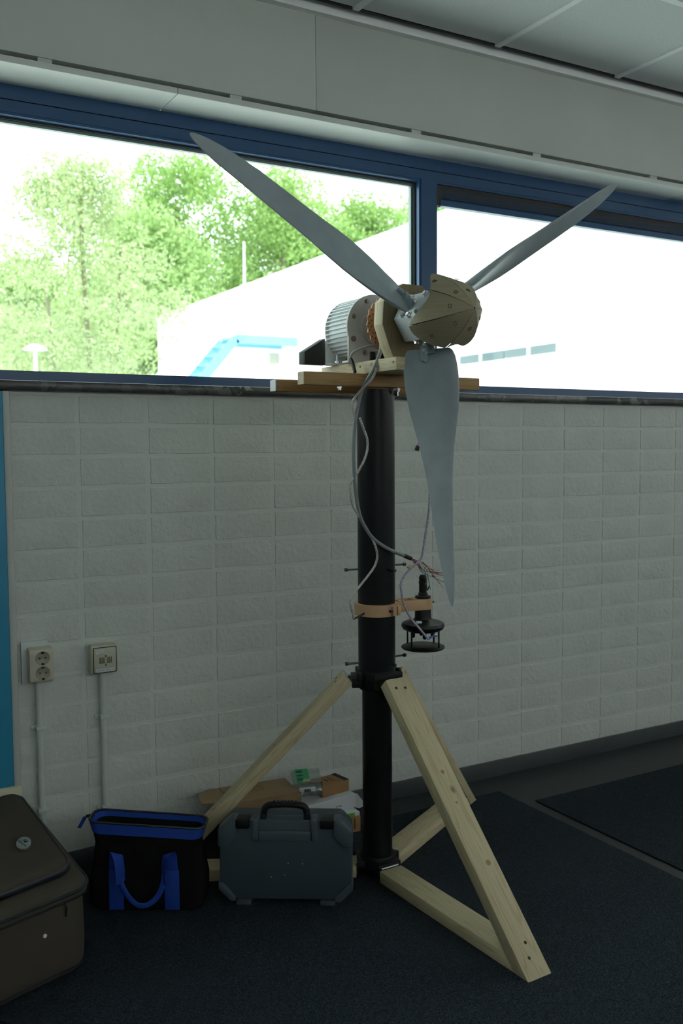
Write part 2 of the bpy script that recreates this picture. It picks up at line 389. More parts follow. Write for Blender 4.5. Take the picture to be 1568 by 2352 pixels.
# other walls
S(MB().box(XL-.2, XL, YB, .3, 0, 2.9).build('wall_left', 'wall_plain'))
WZ0, WZ1 = 1.75, 2.70
rw = MB().box(XR, XR+.2, YB, .3, 0, WZ0).box(XR, XR+.2, YB, .3, WZ1, 2.9).box(XR, XR+.2, -1.0, .3, WZ0, WZ1).box(XR, XR+.2, YB, -5.4, WZ0, WZ1)
rw = S(rw.build('wall_right', 'wall_plain'))
MB().box(XR+.02, XR+.024, -5.4, -1.0, WZ0, WZ1).build('light_diffuser', 'diffuser_sheet', rw)  # unseen sheet added over the side opening to spread soft sky light
fw = MB().box(XL, XR, YB-.2, YB, 0, WZ0).box(XL, XR, YB-.2, YB, WZ1, 2.9).box(XL, -2.6, YB-.2, YB, WZ0, WZ1).box(5.6, XR, YB-.2, YB, WZ0, WZ1)
fw = S(fw.build('wall_front', 'wall_plain'))
MB().box(-2.6, 5.6, YB-.024, YB-.02, WZ0, WZ1).build('light_diffuser', 'diffuser_sheet', fw)  # unseen sheet added behind the camera, diffuses sky light into the room
ceil = S(MB().box(XL, XR, YB, 0, 2.80, 2.9).build('ceiling', 'wall_plain', origin=(0, 0, 2.8)))
# ceiling tiles and tee bars
TX = [.942+.6*k for k in range(-7, 9)]; TY = [-.055]+[-.61-.6*k for k in range(0, 10)]
tme = {}
def tile(x0, x1, y0, y1):
    key = (round(x1-x0, 3), round(y1-y0, 3))
    if key not in tme:
        a, b = (x1-x0)/2-.0115, (y1-y0)/2-.0115
        mb = MB().box(-a, a, -b, b, 0, .014, .0025, 1); me = bpy.data.meshes.new('ceiling_tile'); mb.bm.to_mesh(me); mb.bm.free(); me.materials.append(MATS['ceiling_tile']); tme[key] = me
    o = bpy.data.objects.new('ceiling_tile', tme[key]); COL.objects.link(o); o.parent = ceil; o.location = ((x0+x1)/2, (y0+y1)/2, ZC-2.8)
for i in range(len(TX)-1):
    for j in range(len(TY)-1):
        tile(TX[i], TX[i+1], TY[j+1], TY[j])
for x in TX:
    o = MB().box(x-.012, x+.012, YB, -.055, ZC-.004, ZC+.012).build('tee_bar', 'tee_bar', ceil)
for y in TY[1:]:
    o = MB().box(XL, XR, y-.012, y+.012, ZC-.003, ZC+.011).build('tee_bar', 'tee_bar', ceil)
S(MB().box(XL, XR, -.040, -.012, ZC-.030, ZC-.022).box(XL, XR, -.016, -.012, ZC-.022, 2.8).build('trim_6', 'tee_bar'))
S(MB().box(XL, XR, -.055, -.040, ZC+.004, ZC+.03).build('trim_7', 'gasket_black'))

# carpet mats
S(MB().box(XL+.05, 1.487, YB+.1, -.150, 0, .006, .002).build('floor_carpet', 'carpet'))
S(MB().box(1.540, XR-.05, YB+.1, -.290, 0, .006, .002).build('floor_carpet', 'carpet'))

# ------------------------------------------------------------------ windows
FY = .15                                          # front face of the frame
MX = 1.382                                        # mullion centre
def window(n, x0, x1, mull_left):
    z0, z1 = 1.483, 2.3715
    fr = MB()
    fr.box(x0, x1, FY, FY+.07, z1-.043, z1)                     # outer step, head
    fr.box(x0, x1, FY+.004, FY+.07, 2.292, z1-.0445)
    fr.box(x0, x1, FY, FY+.07, z0, 1.5235)                      # sill rail
    jl = (x0, x0+.036) if mull_left else (x0, x0+.06)
    jr = (x1-.06, x1) if mull_left else (x1-.034, x1)
    fr.box(jl[0], jl[1], FY+.002, FY+.069, 1.5235, 2.2920); fr.box(jr[0], jr[1], FY+.002, FY+.069, 1.5235, 2.2920)
    o = S(fr.build('window_%d' % n, 'frame_blue', origin=((x0+x1)/2, FY, z0)))
    a, b = jl[1], jr[0]
    # glazing bead (light edge), gaskets, pane
    bd = MB().box(a, b, FY+.006, FY+.028, 2.284, 2.292).box(a, a+.006, FY+.006, FY+.028, 1.5235, 2.284).box(b-.008, b, FY+.006, FY+.028, 1.5235, 2.284)
    bd.build('glazing_bead', 'frame_blue', o)
    gk = MB().box(a, b, FY+.028, FY+.036, 2.278, 2.292).box(a, a+.012, FY+.028, FY+.036, 1.5235, 2.292).box(b-.014, b, FY+.028, FY+.036, 1.5235, 2.292).box(a, b, FY+.028, FY+.036, 1.5235, 1.527)
    gk.build('gasket', 'gasket_black', o)
    sp = MB().box(a, b, FY+.040, FY+.056, 2.270, 2.292).box(a, a+.018, FY+.040, FY+.056, 1.5235, 2.292).box(b-.022, b, FY+.040, FY+.056, 1.5235, 2.292)
    sp.build('glass_spacer', 'gasket_grey', o)
    MB().box(a, b, FY+.036, FY+.040, 1.5235, 2.292).build('pane', 'window_glass', o)
    return o, a, b
w1, a1, b1 = window(1, WX0, MX, False)
w2, a2, b2 = window(2, MX, WX1, True)
# ventilator along the head of the right window
MB().box(a2, b2, FY+.012, FY+.030, 2.262, 2.292).build('vent_shadow_gap', 'gasket_black', w2)
MB().box(a2, a2+.028, FY+.004, FY+.0275, 2.203, 2.262).build('vent_end_cap', 'gasket_black', w2)
for k in range(7):
    z = 2.2335+k*.0042
    MB().box(a2+.028, b2, FY+.006, FY+.012, z, z+.0027).build('vent_slat', 'vent_grille', w2)
MB().box(a2+.028, b2, FY+.012, FY+.0275, 2.231, 2.263).build('vent_core', 'vent_grille', w2)
MB().prism([(0, 2.203), (.0265, 2.203), (.0265, 2.231), (.006, 2.231), (0, 2.225)], (0, FY+.001, 0), Y, Z, X, a2+.018, b2).build('vent_profile', 'frame_blue', w2)

# ================================================================== WIND TURBINE
PX, PY = .742, -.492
AZ = .0282
AX = V((math.sin(AZ), -math.cos(AZ), 0)); SD = V((math.cos(AZ), math.sin(AZ), 0))
def T(s, e, z): return V((PX, PY, 0)) + SD*s + AX*e + Z*z
tur = empty('wind_turbine', (PX, PY, .006), 'small grey three-bladed wind turbine on a black pipe with wooden tripod legs', 'wind turbine')
Z0 = .006
MB().cyl((PX, PY, .628), (PX, PY, 1.437), .055, n=64).build('tower_pipe', 'black_pipe', tur)
MB().cyl((PX, PY, Z0), (PX, PY, .64), .0443, n=56).build('lower_pipe', 'black_pipe', tur)
MB().lathe([(.0443, 1.437), (.0475, 1.437), (.0475, 1.4515), (.0443, 1.4515)], (PX, PY, 0)).build('pipe_cap', 'black_plastic', tur)
# bolts through the pipe
tocam = V((CAMLOC.x-PX, CAMLOC.y-PY, 0)).normalized(); rc = V((-tocam.y, tocam.x, 0))
if rc.dot(rgt) < 0: rc = -rc
for z, dz in ((.930, (0, .004, -.003)), (.654, (0, .004, -.006))):
    for k, (ang, ln) in enumerate(((35, .03), (118, .036), (-72, .034))):
        d = tocam*math.cos(math.radians(ang)) + rc*math.sin(math.radians(ang)); p = V((PX, PY, z+dz[k]))
        b = MB().cyl(p+d*.050, p+d*(.055+ln), .0028, n=10).cyl(p+d*(.055+ln), p+d*(.055+ln+.008), .0052, n=12).build('bolt', 'dark_steel', tur)
# collars with leg brackets
for nm, z0_, z1_, rr in (('leg_collar', .570, .628, .056), ('foot_collar', .030, .068, .054)):
    MB().lathe([(.044, z0_), (rr-.003, z0_), (rr, z0_+.004), (rr, z1_-.004), (rr-.003, z1_), (.044, z1_)], (PX, PY, 0), n=48).build(nm, 'black_print', tur)
LEGS = (-87.4, 30.0, 152.6)
for th in LEGS:
    a = math.radians(th); d = V((math.cos(a), math.sin(a), 0)); n = V((-d.y, d.x, 0)); O = V((PX, PY, Z0))
    MB().obox(O+d*.062+Z*.588, (n, d, Z), (.043, .014, .014), .002).obox(O+d*.054+Z*.606, (n, d, Z), (.050, .008, .012), .002).build('collar_bracket', 'black_print', tur)
    MB().obox(O+d*.052+Z*.034, (n, d, Z), (.040, .012, .016), .002).build('foot_bracket', 'black_print', tur)
    br = MB().prism([(.10, .612), (.689, 0), (.6387, 0), (.073, .5865)], O, d, Z, n, -.039, .039, .0028, grain=d*.6905-Z*.7233).build('leg_brace', 'pine', tur)
    bm_ = MB().prism([(.066, .036), (.602, .036), (.6365, 0), (.066, 0)], O, d, Z, n, -.039, .039, .0028, grain=d).build('leg_beam', 'pine', tur)
    # hinge at the top of the brace and at the beam
    fa = (d*.589-Z*.612).normalized(); fn = (d*.612+Z*.589).normalized(); tp = O+d*.0865+Z*.5993
    h = MB().obox(tp-fa*.0012, (n, fn, fa), (.030, .014, .0011), 0).build('hinge', 'steel', br)
    MB().cyl(tp-fn*.0185-fa*.001-n*.03, tp-fn*.0185-fa*.001+n*.03, .0038, n=12).build('hinge_pin', 'steel', br)
    MB().obox(O+d*.0645+Z*.020, (n, d, Z), (.030, .0012, .014)).build('hinge', 'steel', bm_)
    for kk in (-1, 0, 1): MB().cyl(O+d*.063+Z*.038+n*(kk*.02-.0095), O+d*.063+Z*.038+n*(kk*.02+.0095), .0036, n=12).build('hinge_pin', 'steel', bm_)
    up_ = O+d*.10+Z*.612
    for (ll, ww) in ((.030, -.016), (.034, .014), (.80, -.004), (.765, .006)):
        q = up_+fa*ll+n*ww
        MB().cyl(q-fn*.004, q+fn*.0006, .0042, n=12).build('screw', 'screw_dark', br)
    # fine staple holes and knots as small inset plugs
    for (ll, ww, r_) in ((.30, .004, .006), (.56, .010, .0075), (.39, .002, .0035)):
        q = up_+fa*ll+n*ww; MB().cyl(q-fn*.003, q+fn*.0003, r_, n=14).build('wood_knot', 'pine_brown', br)

# platform beams, board
MB().obox(T(.033, .045, 1.4735), (SD, AX, Z), (.305, .018, .0182), .0025).build('platform_beam', 'pine_brown', tur)
MB().obox(T(-.273, .045, 1.4735), (AX, SD, Z), (.0165, .0012, .0168)).build('beam_end_grain', 'pine_end', tur)
MB().obox(T(.02, -.095, 1.4610), (SD, AX, Z), (.305, .018, .0168), .0025).build('platform_beam', 'pine_brown', tur)
MB().obox(T(-.286, -.095, 1.4610), (AX, SD, Z), (.0165, .0012, .0155)).build('beam_end_paint', 'box_white', tur)
BZ = 1.5275
MB().obox(T(.0, .010, 1.5095), (AX, SD, Z), (.200, .072, .0178), .003).build('motor_board', 'board_pine', tur)
for s, e in ((-.0725, .196), (-.0725, .03)): MB().cyl(T(s+.002, e, 1.513), T(s-.0006, e, 1.513), .0035, n=10).build('screw', 'screw_dark', tur)
MB().obox(T(.0485, .034, 1.4445), (AX, SD, Z), (.010, .0015, .011)).build('pipe_bracket', 'steel', tur)
for s, e in ((-.150, .045), (.045, .05)):
    MB().cyl(T(s, e, 1.4555), T(s, e, 1.450), .007, n=6).cyl(T(s, e, 1.452), T(s, e, 1.4445), .0045, n=10).build('bolt', 'steel', tur)

# ---- motor
MZ = 1.630; AXO = lambda e: T(0, e, MZ)
def ring(e, r, n=64, zc=MZ): return [T(r*math.cos(2*math.pi*i/n), e, zc+r*math.sin(2*math.pi*i/n)) for i in range(n)]
mot = MB().loft([ring(-.133, .0925), ring(-.128, .0935), ring(-.127, .085), ring(-.127, .085)]).loft([ring(-.128, .085), ring(-.008, .085)]).build('motor_body', 'motor_light', tur)
for k in range(46):
    a = 2*math.pi*k/46; c = V((math.cos(a), math.sin(a)))
    if c.y < -.88: continue
    p = T(c.x*.0885, -.068, MZ+c.y*.0885); rad = SD*c.x+Z*c.y; tan = SD*(-c.y)+Z*c.x
    MB().obox(p, (AX, rad, tan), (.060, .0050, .0015)).build('cooling_fin', 'motor_light', mot)
def plate_poly(r, hw, zb, n=40):
    pts = []
    a0 = math.asin(max(-1, -0.20/1.0)); 
    for i in range(n+1):
        a = math.radians(-18) + (math.pi+2*math.radians(18))*i/n; pts.append((r*math.cos(a), r*math.sin(a)))
    pts += [(-hw, zb), (hw, zb)]
    return pts
pl = plate_poly(.0955, .0915, BZ+.0005-MZ)
MB().prism(pl, AXO(-.008), SD, Z, AX, 0, .008, .0012).build('motor_plate', 'motor_grey', mot)
MB().prism([(x*.985, y if y < -.09 else min(y, -.028)) for x, y in pl if y < -.0] , AXO(-.137), SD, Z, AX, 0, .005).build('motor_rear_bracket', 'motor_light', mot)
for s0 in (-1, 1):
    MB().obox(T(s0*.070, -.024, BZ+.003), (AX, SD, Z), (.016, .020, .0028), .001).build('motor_foot', 'motor_light', mot)
    MB().obox(T(s0*.070, -.118, BZ+.003), (AX, SD, Z), (.016, .020, .0028), .001).build('motor_foot', 'motor_light', mot)
    MB().cyl(T(s0*.070, -.100, BZ+.002), T(s0*.070, -.100, BZ+.030), .003, n=10).cyl(T(s0*.070, -.100, BZ+.006), T(s0*.070, -.100, BZ+.012), .007, n=6).build('foot_bolt', 'steel', mot)
for ang, r_, big in ((112, .080, 0), (158, .078, 0), (205, .083, 1), (245, .080, 1), (68, .080, 0), (22, .078, 0)):
    a = math.radians(ang); p = T(r_*math.cos(a), .0, MZ+r_*math.sin(a))
    rr = .0085 if big else .0068
    MB().cyl(p, p+AX*.002, rr, n=24).cyl(p, p+AX*.006, rr*.72, rr*.6, n=20).build('motor_bolt', 'bolt_grey', mot)
MB().lathe([(.050, .0), (.048, .004), (.034, .006), (.030, .012), (.0, .012)], AXO(0), AX).build('motor_boss', 'motor_grey', mot)
MB().prism([(-.155, -.098), (-.155, -.062), (-.085, -.020), (-.075, -.098)], AXO(-.150), SD, Z, AX, -.03, .006, .001).build('rear_cover', 'black_matte', tur)
# shaft, brake disc, wooden bearing plate
MB().cyl(AXO(.01), AXO(.36), .012, n=20).build('drive_shaft', 'steel', tur)
dsc = MB(); nn_ = 96
outer = [(.080 + .0022*math.sin(k*2*math.pi/nn_*24)) for k in range(nn_)]
pts_o = [(outer[k]*math.cos(2*math.pi*k/nn_), outer[k]*math.sin(2*math.pi*k/nn_)) for k in range(nn_)]
dsc.prism(pts_o, AXO(.078), SD, Z, AX, 0, .002)
bd = dsc.build('brake_disc', 'copper_disc', tur)
for rr, cnt, off in ((.0735, 24, 0), (.066, 24, .13), (.058, 16, .05)):
    for k in range(cnt):
        a = 2*math.pi*k/cnt+off; c = V((math.cos(a), math.sin(a))); p = T(rr*c.x, .080, MZ+rr*c.y)
        rad = SD*(c.x*math.cos(.7)-c.y*math.sin(.7))+Z*(c.y*math.cos(.7)+c.x*math.sin(.7)); tan = AX.cross(rad)
        MB().obox(p, (rad, tan, AX), (.0032, .0011, .0005)).build('disc_slot', 'gasket_black', bd)
half = [(.030, .0975), (.059, .079), (.094, .045), (.098, -.015), (.078, -.070), (.063, BZ-MZ+.0008)]
poly = half + [(-x, y) for x, y in half[::-1]]
MB().prism(poly, AXO(.14), SD, Z, AX, 0, .042, .0015, grain=Z).build('bearing_plate', 'board_pine', tur)
MB().prism([(x*.992, y*.992) for x, y in poly], AXO(.1822), SD, Z, AX, 0, .0012, grain=Z).build('bearing_plate_shade', 'ply_brown_shade', tur)  # thin front sheet with the plate's brown shadow put into its colour
MB().cyl(T(-.055, .055, BZ+.014), T(-.015, .075, BZ+.014), .013, n=24).build('encoder', 'black_plastic', tur)
MB().cyl(T(-.042, .0615, BZ+.014), T(-.036, .0645, BZ+.014), .0138, n=24).build('encoder_ring', 'cable_grey', tur)
# ---- hub block
hexp = [(.0695*math.cos(math.radians(2+60*k)), .0695*math.sin(math.radians(2+60*k))) for k in range(6)]
hubo = MB().prism(hexp, AXO(.195), SD, Z, AX, 0, .165, .0008).build('hub_block', 'hub_alu', tur)
BL = (272.5, 152.5, 32.5)
for th in BL:
    a = math.radians(th); d = SD*math.cos(a)+Z*math.sin(a); tt = SD*(-math.sin(a))+Z*math.cos(a)
    for e, t_ in ((.235, .026), (.235, -.026), (.262, .030), (.300, .028), (.300, -.028), (.262, -.012)):
        p = AXO(e)+d*.060+tt*t_
        MB().cyl(p, p+d*.0016, .0095, n=20).cyl(p+d*.001, p+d*.008, .0062, n=6).build('hub_bolt', 'steel', hubo)
# ---- spinner petals
EA, ER = .450, .300
def rho(e): 
    x = min(max((e-ER)/(EA-ER), 0), 1); return .1085*(1-x**1.9)**.78
def eb(a): return .336 - .031*math.cos(3*(a-math.radians(92)))
PA = [math.radians(a) for a in (107, 146, 199, 258, 315, 365, 413, 467)]; NP = 7
for k in range(NP):
    ta, tb = PA[k]+.018, PA[k+1]-.018
    rows = []; NR, NCc = 14, 8
    for i in range(NR+1):
        row = []
        for j in range(NCc+1):
            w_ = j/NCc; th = ta+(tb-ta)*w_; e0 = eb(th)
            q = (i+.04)/(NR+.04); e = EA-.0008-(EA-e0)*(q**1.7)
            r_ = rho(e); pa = V((r_*math.cos(ta), r_*math.sin(ta))); pb = V((r_*math.cos(tb), r_*math.sin(tb)))
            mid = pa*(1-w_)+pb*w_; full = V((r_*math.cos(th), r_*math.sin(th))); pp = mid*.92+full*.08
            row.append(T(pp.x, e, MZ+pp.y))
        rows.append(row)
    mb = MB(); mb.loft(rows, caps=False, closed=False)
    for f in mb.bm.faces:
        for lp in f.loops:
            q = lp.vert.co-AXO(EA); lp[mb.uv].uv = (q.dot(SD)*1.0+k*.37, q.dot(Z))
    bmesh.ops.recalc_face_normals(mb.bm, faces=mb.bm.faces)
    cen = AXO(.30)
    f0 = mb.bm.faces[:][0]; f0.normal_update()
    if f0.normal.dot(f0.calc_center_median()-cen) < 0: bmesh.ops.reverse_faces(mb.bm, faces=mb.bm.faces)
    fs = mb.bm.faces[:]
    r = bmesh.ops.solidify(mb.bm, geom=fs, thickness=.0016)
    pet = mb.build('spinner_petal', 'ply_grey', tur, smooth=30)
    # engraved square marks along the petal middle
    for q, wv_ in ((.45, .5), (.80, .45)):
        th = ta+(tb-ta)*wv_; e = EA-(EA-.31)*(q**1.7); r_ = rho(e)
        pa = V((r_*math.cos(ta), r_*math.sin(ta))); pb = V((r_*math.cos(tb), r_*math.sin(tb)))
        pp = (pa*(1-wv_)+pb*wv_)*.75+V((r_*math.cos(th), r_*math.sin(th)))*.25
        e2 = e-.004; r2 = rho(e2); pp2 = (V((r2*math.cos(ta), r2*math.sin(ta)))*(1-wv_)+V((r2*math.cos(tb), r2*math.sin(tb)))*wv_)*.75+V((r2*math.cos(th), r2*math.sin(th)))*.25
        if e < eb(th)+.010: continue
        c0 = T(pp.x, e, MZ+pp.y); ln = (T(pp2.x, e2, MZ+pp2.y)-c0).normalized(); tn = (SD*(-math.sin((ta+tb)/2))+Z*math.cos((ta+tb)/2)); nm = ln.cross(tn).normalized()
        if nm.dot(c0-AXO(.33)) < 0: nm = -nm
        mk = MB()
        for sg in (-1, 1):
            mk.obox(c0+ln*.0042*sg+nm*.0004, (tn, ln, nm), (.0042, .0004, .0008)); mk.obox(c0+tn*.0042*sg+nm*.0004, (ln, tn, nm), (.0042, .0004, .0008))
        mk.build('engraved_mark', 'engraving', pet)
rows = []
for i in range(11):
    e = EA-.006-(EA-.006-.345)*(i/10)**1.6; pass
for i in range(11):
    row = []
    for j in range(84):
        th = 2*math.pi*j/84; ee = EA-.004-(EA-.004-eb(th)-.001)*((i+.05)/10.05)**1.6
        kk = max(k for k in range(-1, NP) if (PA[k] if k >= 0 else PA[NP-1]-2*math.pi) <= (th if th >= PA[0]-2*math.pi else th)) if False else 0
        th2 = th if th >= PA[0] else th+2*math.pi
        kk = max(k for k in range(NP) if PA[k] <= th2+1e-9); a_, b_ = PA[kk], PA[kk+1]; w_ = (th2-a_)/(b_-a_); rr = max(.0005, rho(ee+.003)-.0035)
        pp = V((rr*math.cos(a_), rr*math.sin(a_)))*(1-w_)+V((rr*math.cos(b_), rr*math.sin(b_)))*w_
        row.append(T(pp.x*.985, ee, MZ+pp.y*.985))
    rows.append(row)
MB().loft(rows, caps=False).build('spinner_gap_shade', 'black_matte', tur)  # black inner dome added to put shade into the gaps between petals
# ---- blades
HB = T(0, .2478, MZ); CONE = .0796
RS = [.084, .090, .105, .125, .15, .18, .21, .25, .30, .35, .40, .45, .50, .55, .60, .65, .70, .735, .76, .775, .7815]
CH = dict(r=[.084, .090, .105, .125, .15, .18, .21, .25, .30, .35, .40, .45, .50, .55, .60, .65, .70, .735, .76, .775, .7815],
          c=[.112, .126, .138, .144, .147, .146, .141, .132, .114, .097, .083, .074, .068, .062, .057, .050, .042, .032, .022, .012, .004],
          b=[46, 46, 45, 44, 43, 40, 37, 33, 26, 20.5, 16, 12, 8.5, 5, 1.5, -2, -6, -8, -9, -10, -10],
          t=[.10, .12, .15, .16, .16, .16, .155, .15, .14, .135, .13, .13, .125, .12, .12, .11, .10, .10, .10, .10, .12])
def airfoil(n=14):
    xs = [.5*(1-math.cos(math.pi*i/n)) for i in range(n+1)]
    yt = lambda x: 5*(.2969*math.sqrt(x)-.126*x-.3516*x*x+.2843*x**3-.1015*x**4)
    cam_ = lambda x: .16*x*(1-x)
    up_ = [(x, cam_(x), yt(x)) for x in xs]
    return [(x, c_, y) for x, c_, y in up_] + [(x, c_, -y) for x, c_, y in up_[-2:0:-1]]
AF = airfoil()
for th, off in zip(BL, (0, 0, 27)):
    a = math.radians(th); d = (SD*math.cos(a)+Z*math.sin(a)); tt = (SD*(-math.sin(a))+Z*math.cos(a)); dd = (d*math.cos(CONE)+AX*math.sin(CONE)).normalized()
    loops = []
    for r_, c_, b_, th_ in zip(CH['r'], CH['c'], CH['b'], CH['t']):
        bb = math.radians(b_+off); u = tt*math.cos(bb)+AX*math.sin(bb); nv = dd.cross(u).normalized(); cc = HB+dd*r_
        if nv.dot(AX) < 0: nv = -nv
        loops.append([cc + u*(c_*(.5-x)+max(0, r_-.62)*.05) + nv*c_*(-cm*.9+y*th_) for x, cm, y in AF])
    bl = MB().loft(loops)
    bo = bl.build('blade', 'blade_grey', tur, smooth=60)
    bb = math.radians(43+off); u = tt*math.cos(bb)+AX*math.sin(bb); nv = dd.cross(u).normalized()
    if nv.dot(AX) < 0: nv = -nv
    MB().cyl(HB+d*.055, HB+dd*.10, .016, .018, n=20).build('blade_root', 'root_grey', bo)
    q = HB+dd*.098-u*.012+nv*.008
    MB().prism([(-.022, -.009), (.016, -.009), (.024, .003), (.012, .009), (-.022, .009)], q, dd, u, nv, -.012, .006, .002).build('root_block', 'root_grey', bo)
    MB().cyl(q-dd*.010+nv*.006, q-dd*.010+nv*.0085, .005, n=16).build('root_bolt', 'steel', bo)

# ---- cables and wires
E0 = .075
cab = lambda pts, e=E0: [T(s, (ee[0] if ee else e), z) for s, z, *ee in pts]
MB().tube(cab([(-.040, 1.575, .09), (-.058, 1.545, .11), (-.082, 1.500, .115), (-.100, 1.445, .085), (-.116, 1.366), (-.124, 1.29), (-.1225, 1.2205), (-.118, 1.16), (-.106, 1.0975), (-.085, 1.055), (-.055, 1.0208), (-.005, .99), (.050, .968), (.062, .964)]), .0052, 10).build('grey_cable', 'cable_grey', tur)
MB().tube(cab([(.048, .969), (.072, .959)]), .0066, 10, 1).build('cable_sleeve', 'heat_shrink', tur)
MB().tube(cab([(-.030, 1.60, .07), (-.048, 1.57, .10), (-.068, 1.525, .117), (-.088, 1.475, .118), (-.108, 1.44, .085), (-.126, 1.41), (-.124, 1.385), (-.116, 1.36)]), .0036, 8).build('sleeved_cable', 'sleeve_red', tur)
MB().tube(cab([(-.103, 1.366), (-.090, 1.335), (-.0786, 1.3055), (-.079, 1.275), (-.091, 1.2444), (-.114, 1.21), (-.1345, 1.184), (-.134, 1.155), (-.128, 1.123), (-.103, 1.085), (-.077, 1.047), (-.056, 1.01), (-.0465, .9766), (-.053, .95), (-.070, .928), (-.098, .90), (-.122, .8765), (-.137, .855), (-.1355, .834), (-.128, .81), (-.129, .802)]), .0036, 8).build('sleeved_cable', 'sleeve_red', tur)
MB().tube(cab([(-.128, .803), (-.118, .799, .065), (-.096, .802, .055), (-.07, .805, .04)]), .0030, 8).build('plug_lead', 'wire_black', tur)
MB().tube(cab([(-.10, 1.535, .02), (-.096, 1.552, .03), (-.075, 1.565, .05), (-.050, 1.570, .06), (-.03, 1.56, .07)]), .0034, 8).build('motor_lead', 'wire_grey', tur)
MB().tube(cab([(-.102, 1.495, .05), (-.100, 1.52, .035), (-.098, 1.535, .022)]), .005, 8).build('motor_lead_sleeve', 'heat_shrink', tur)
MB().tube(cab([(.15, 1.40, .03), (.158, 1.25, .05), (.1395, 1.126), (.132, 1.065), (.1215, 1.011), (.115, .975), (.1055, .954), (.075, .932), (.0506, .913), (.036, .888), (.038, .863), (.045, .83), (.058, .803), (.075, .777), (.097, .754), (.134, .7135)]), .0036, 8).build('sleeved_cable', 'sleeve_blue', tur)
MB().tube(cab([(.134, .7135), (.145, .719), (.155, .722)]), .0032, 8).build('plug_lead', 'wire_blue', tur)
MB().obox(T(.160, E0, .7225), (SD, AX, Z), (.006, .004, .0045), .001).build('plug', 'steel', tur)
MB().obox(T(.063, .078, .936), (SD+Z*.7, AX, Z-SD*.7), (.006, .0045, .0042), .001).build('cable_tie', 'card_tan', tur)
cols = ['red', 'red', 'white', 'white', 'green', 'green', 'yellow', 'brown', 'pink', 'black', 'black', 'blue', 'grey', 'orange']
rr_ = random.Random(5)
for k in range(14):
    c = cols[k]; es, ez = .165+rr_.uniform(-.03, .035), .893+rr_.uniform(-.028, .022)
    pts = [(.070, .960+rr_.uniform(-.003, .003)), (.095, .945+rr_.uniform(-.008, .006)), (.125+rr_.uniform(-.01, .01), .930+rr_.uniform(-.018, .010), E0+rr_.uniform(-.012, .012)), (es, ez, E0+rr_.uniform(-.02, .015))]
    if k in (4, 9): pts[-1] = (.130+.012*(k == 4), .862, E0)
    MB().tube(cab(pts), .00105, 6).build('wire', 'wire_'+c, tur)
MB().tube(cab([(.138, .872), (.131, .860)]), .0021, 8, 1).build('wire_end', 'heat_shrink', tur)
MB().tube(cab([(.148, .902), (.160, .898)]), .0021, 8, 1).build('wire_end', 'heat_shrink', tur)
for k, c in enumerate(('red', 'orange', 'yellow')):
    MB().tube(cab([(.140+k*.002, 1.36, .03), (.130+k*.002, 1.32, .045), (.115+k*.003, 1.291, .05)]), .0016, 6).build('servo_wire', 'wire_'+c, tur)
MB().obox(T(.113, .05, 1.281), (SD*.95-Z*.3, AX, Z*.95+SD*.3), (.0062, .003, .0075), .0006).build('servo_connector', 'black_plastic', tur)

# ================================================================== WIND SENSOR clamped to the pole
sen = empty('wind_sensor', T(.155, .02, .674), 'black ultrasonic wind sensor with caged disc held by a tan clamp on the pole', 'wind sensor')
SZ = .792
cl = MB().lathe([(.0555, SZ), (.0655, SZ), (.0655, SZ+.034), (.0555, SZ+.034)], (PX, PY, 0), n=56, caps=False)
cl.loft([[T(.0555*math.cos(a), .0555*math.sin(a), SZ) for a in [2*math.pi*i/56 for i in range(56)]], [T(.0555*math.cos(a), .0555*math.sin(a), SZ+.034) for a in [2*math.pi*i/56 for i in range(56)]]], caps=False)
cl.build('clamp_ring', 'peach_print', sen)
sc_ = T(.155, .02, 0); po = T(0, 0, 0); ad = (sc_-po).normalized(); an = Z.cross(ad)
MB().obox(po+ad*.108-an*.0255+Z*(SZ+.020), (ad, an, Z), (.050, .0028, .016), .0008).obox(po+ad*.108+an*.0255+Z*(SZ+.020), (ad, an, Z), (.050, .0028, .016), .0008).obox(po+ad*.070+Z*(SZ+.020), (an, ad, Z), (.024, .003, .016)).obox(po+ad*.124+Z*(SZ+.020), (an, ad, Z), (.024, .003, .016)).build('clamp_arm', 'peach_print', sen)
MB().lathe([(.0245, SZ+.004), (.0285, SZ+.004), (.0285, SZ+.036), (.0245, SZ+.036)], sc_, n=40).build('clamp_socket', 'peach_print', sen)
fq = po+AX*.064*math.cos(.35)+SD*.064*math.sin(.35)
MB().obox(fq+SD*-.008+AX*.006+Z*(SZ+.017), (SD, AX, Z), (.006, .010, .014), .001).obox(fq+SD*.008+AX*.006+Z*(SZ+.017), (SD, AX, Z), (.006, .010, .014), .001).build('clamp_lug', 'peach_print', sen)
MB().cyl(fq+SD*-.022+AX*.010+Z*(SZ+.017), fq+SD*-.012+AX*.010+Z*(SZ+.017), .004, n=12).build('clamp_screw', 'dark_steel', sen)
MB().cyl(sc_+ad*.028+Z*(SZ+.022), sc_+ad*.038+Z*(SZ+.022), .0035, n=12).build('clamp_screw', 'dark_steel', sen)
MB().lathe([(.0, .722), (.045, .727), (.061, .734), (.0660, .744), (.0635, .752), (.052, .7575), (.033, .7605), (.0265, .765), (.0250, .772), (.0240, .832), (.0, .832)], sc_, n=48).build('sensor_body', 'black_plastic', sen)
MB().lathe([(.0, .831), (.0235, .831), (.0235, .835), (.0145, .837), (.0145, .843), (.0118, .845), (.0118, .872), (.0130, .873), (.0130, .879), (.0108, .880), (.0118, .882), (.0118, .892), (.008, .899), (.0, .900)], sc_, n=24).build('cable_gland', 'black_plastic', sen)
MB().lathe([(0, .674), (.063, .674), (.066, .677), (.066, .680), (.063, .682), (0, .682)], sc_, n=56).build('base_plate', 'black_plastic', sen)
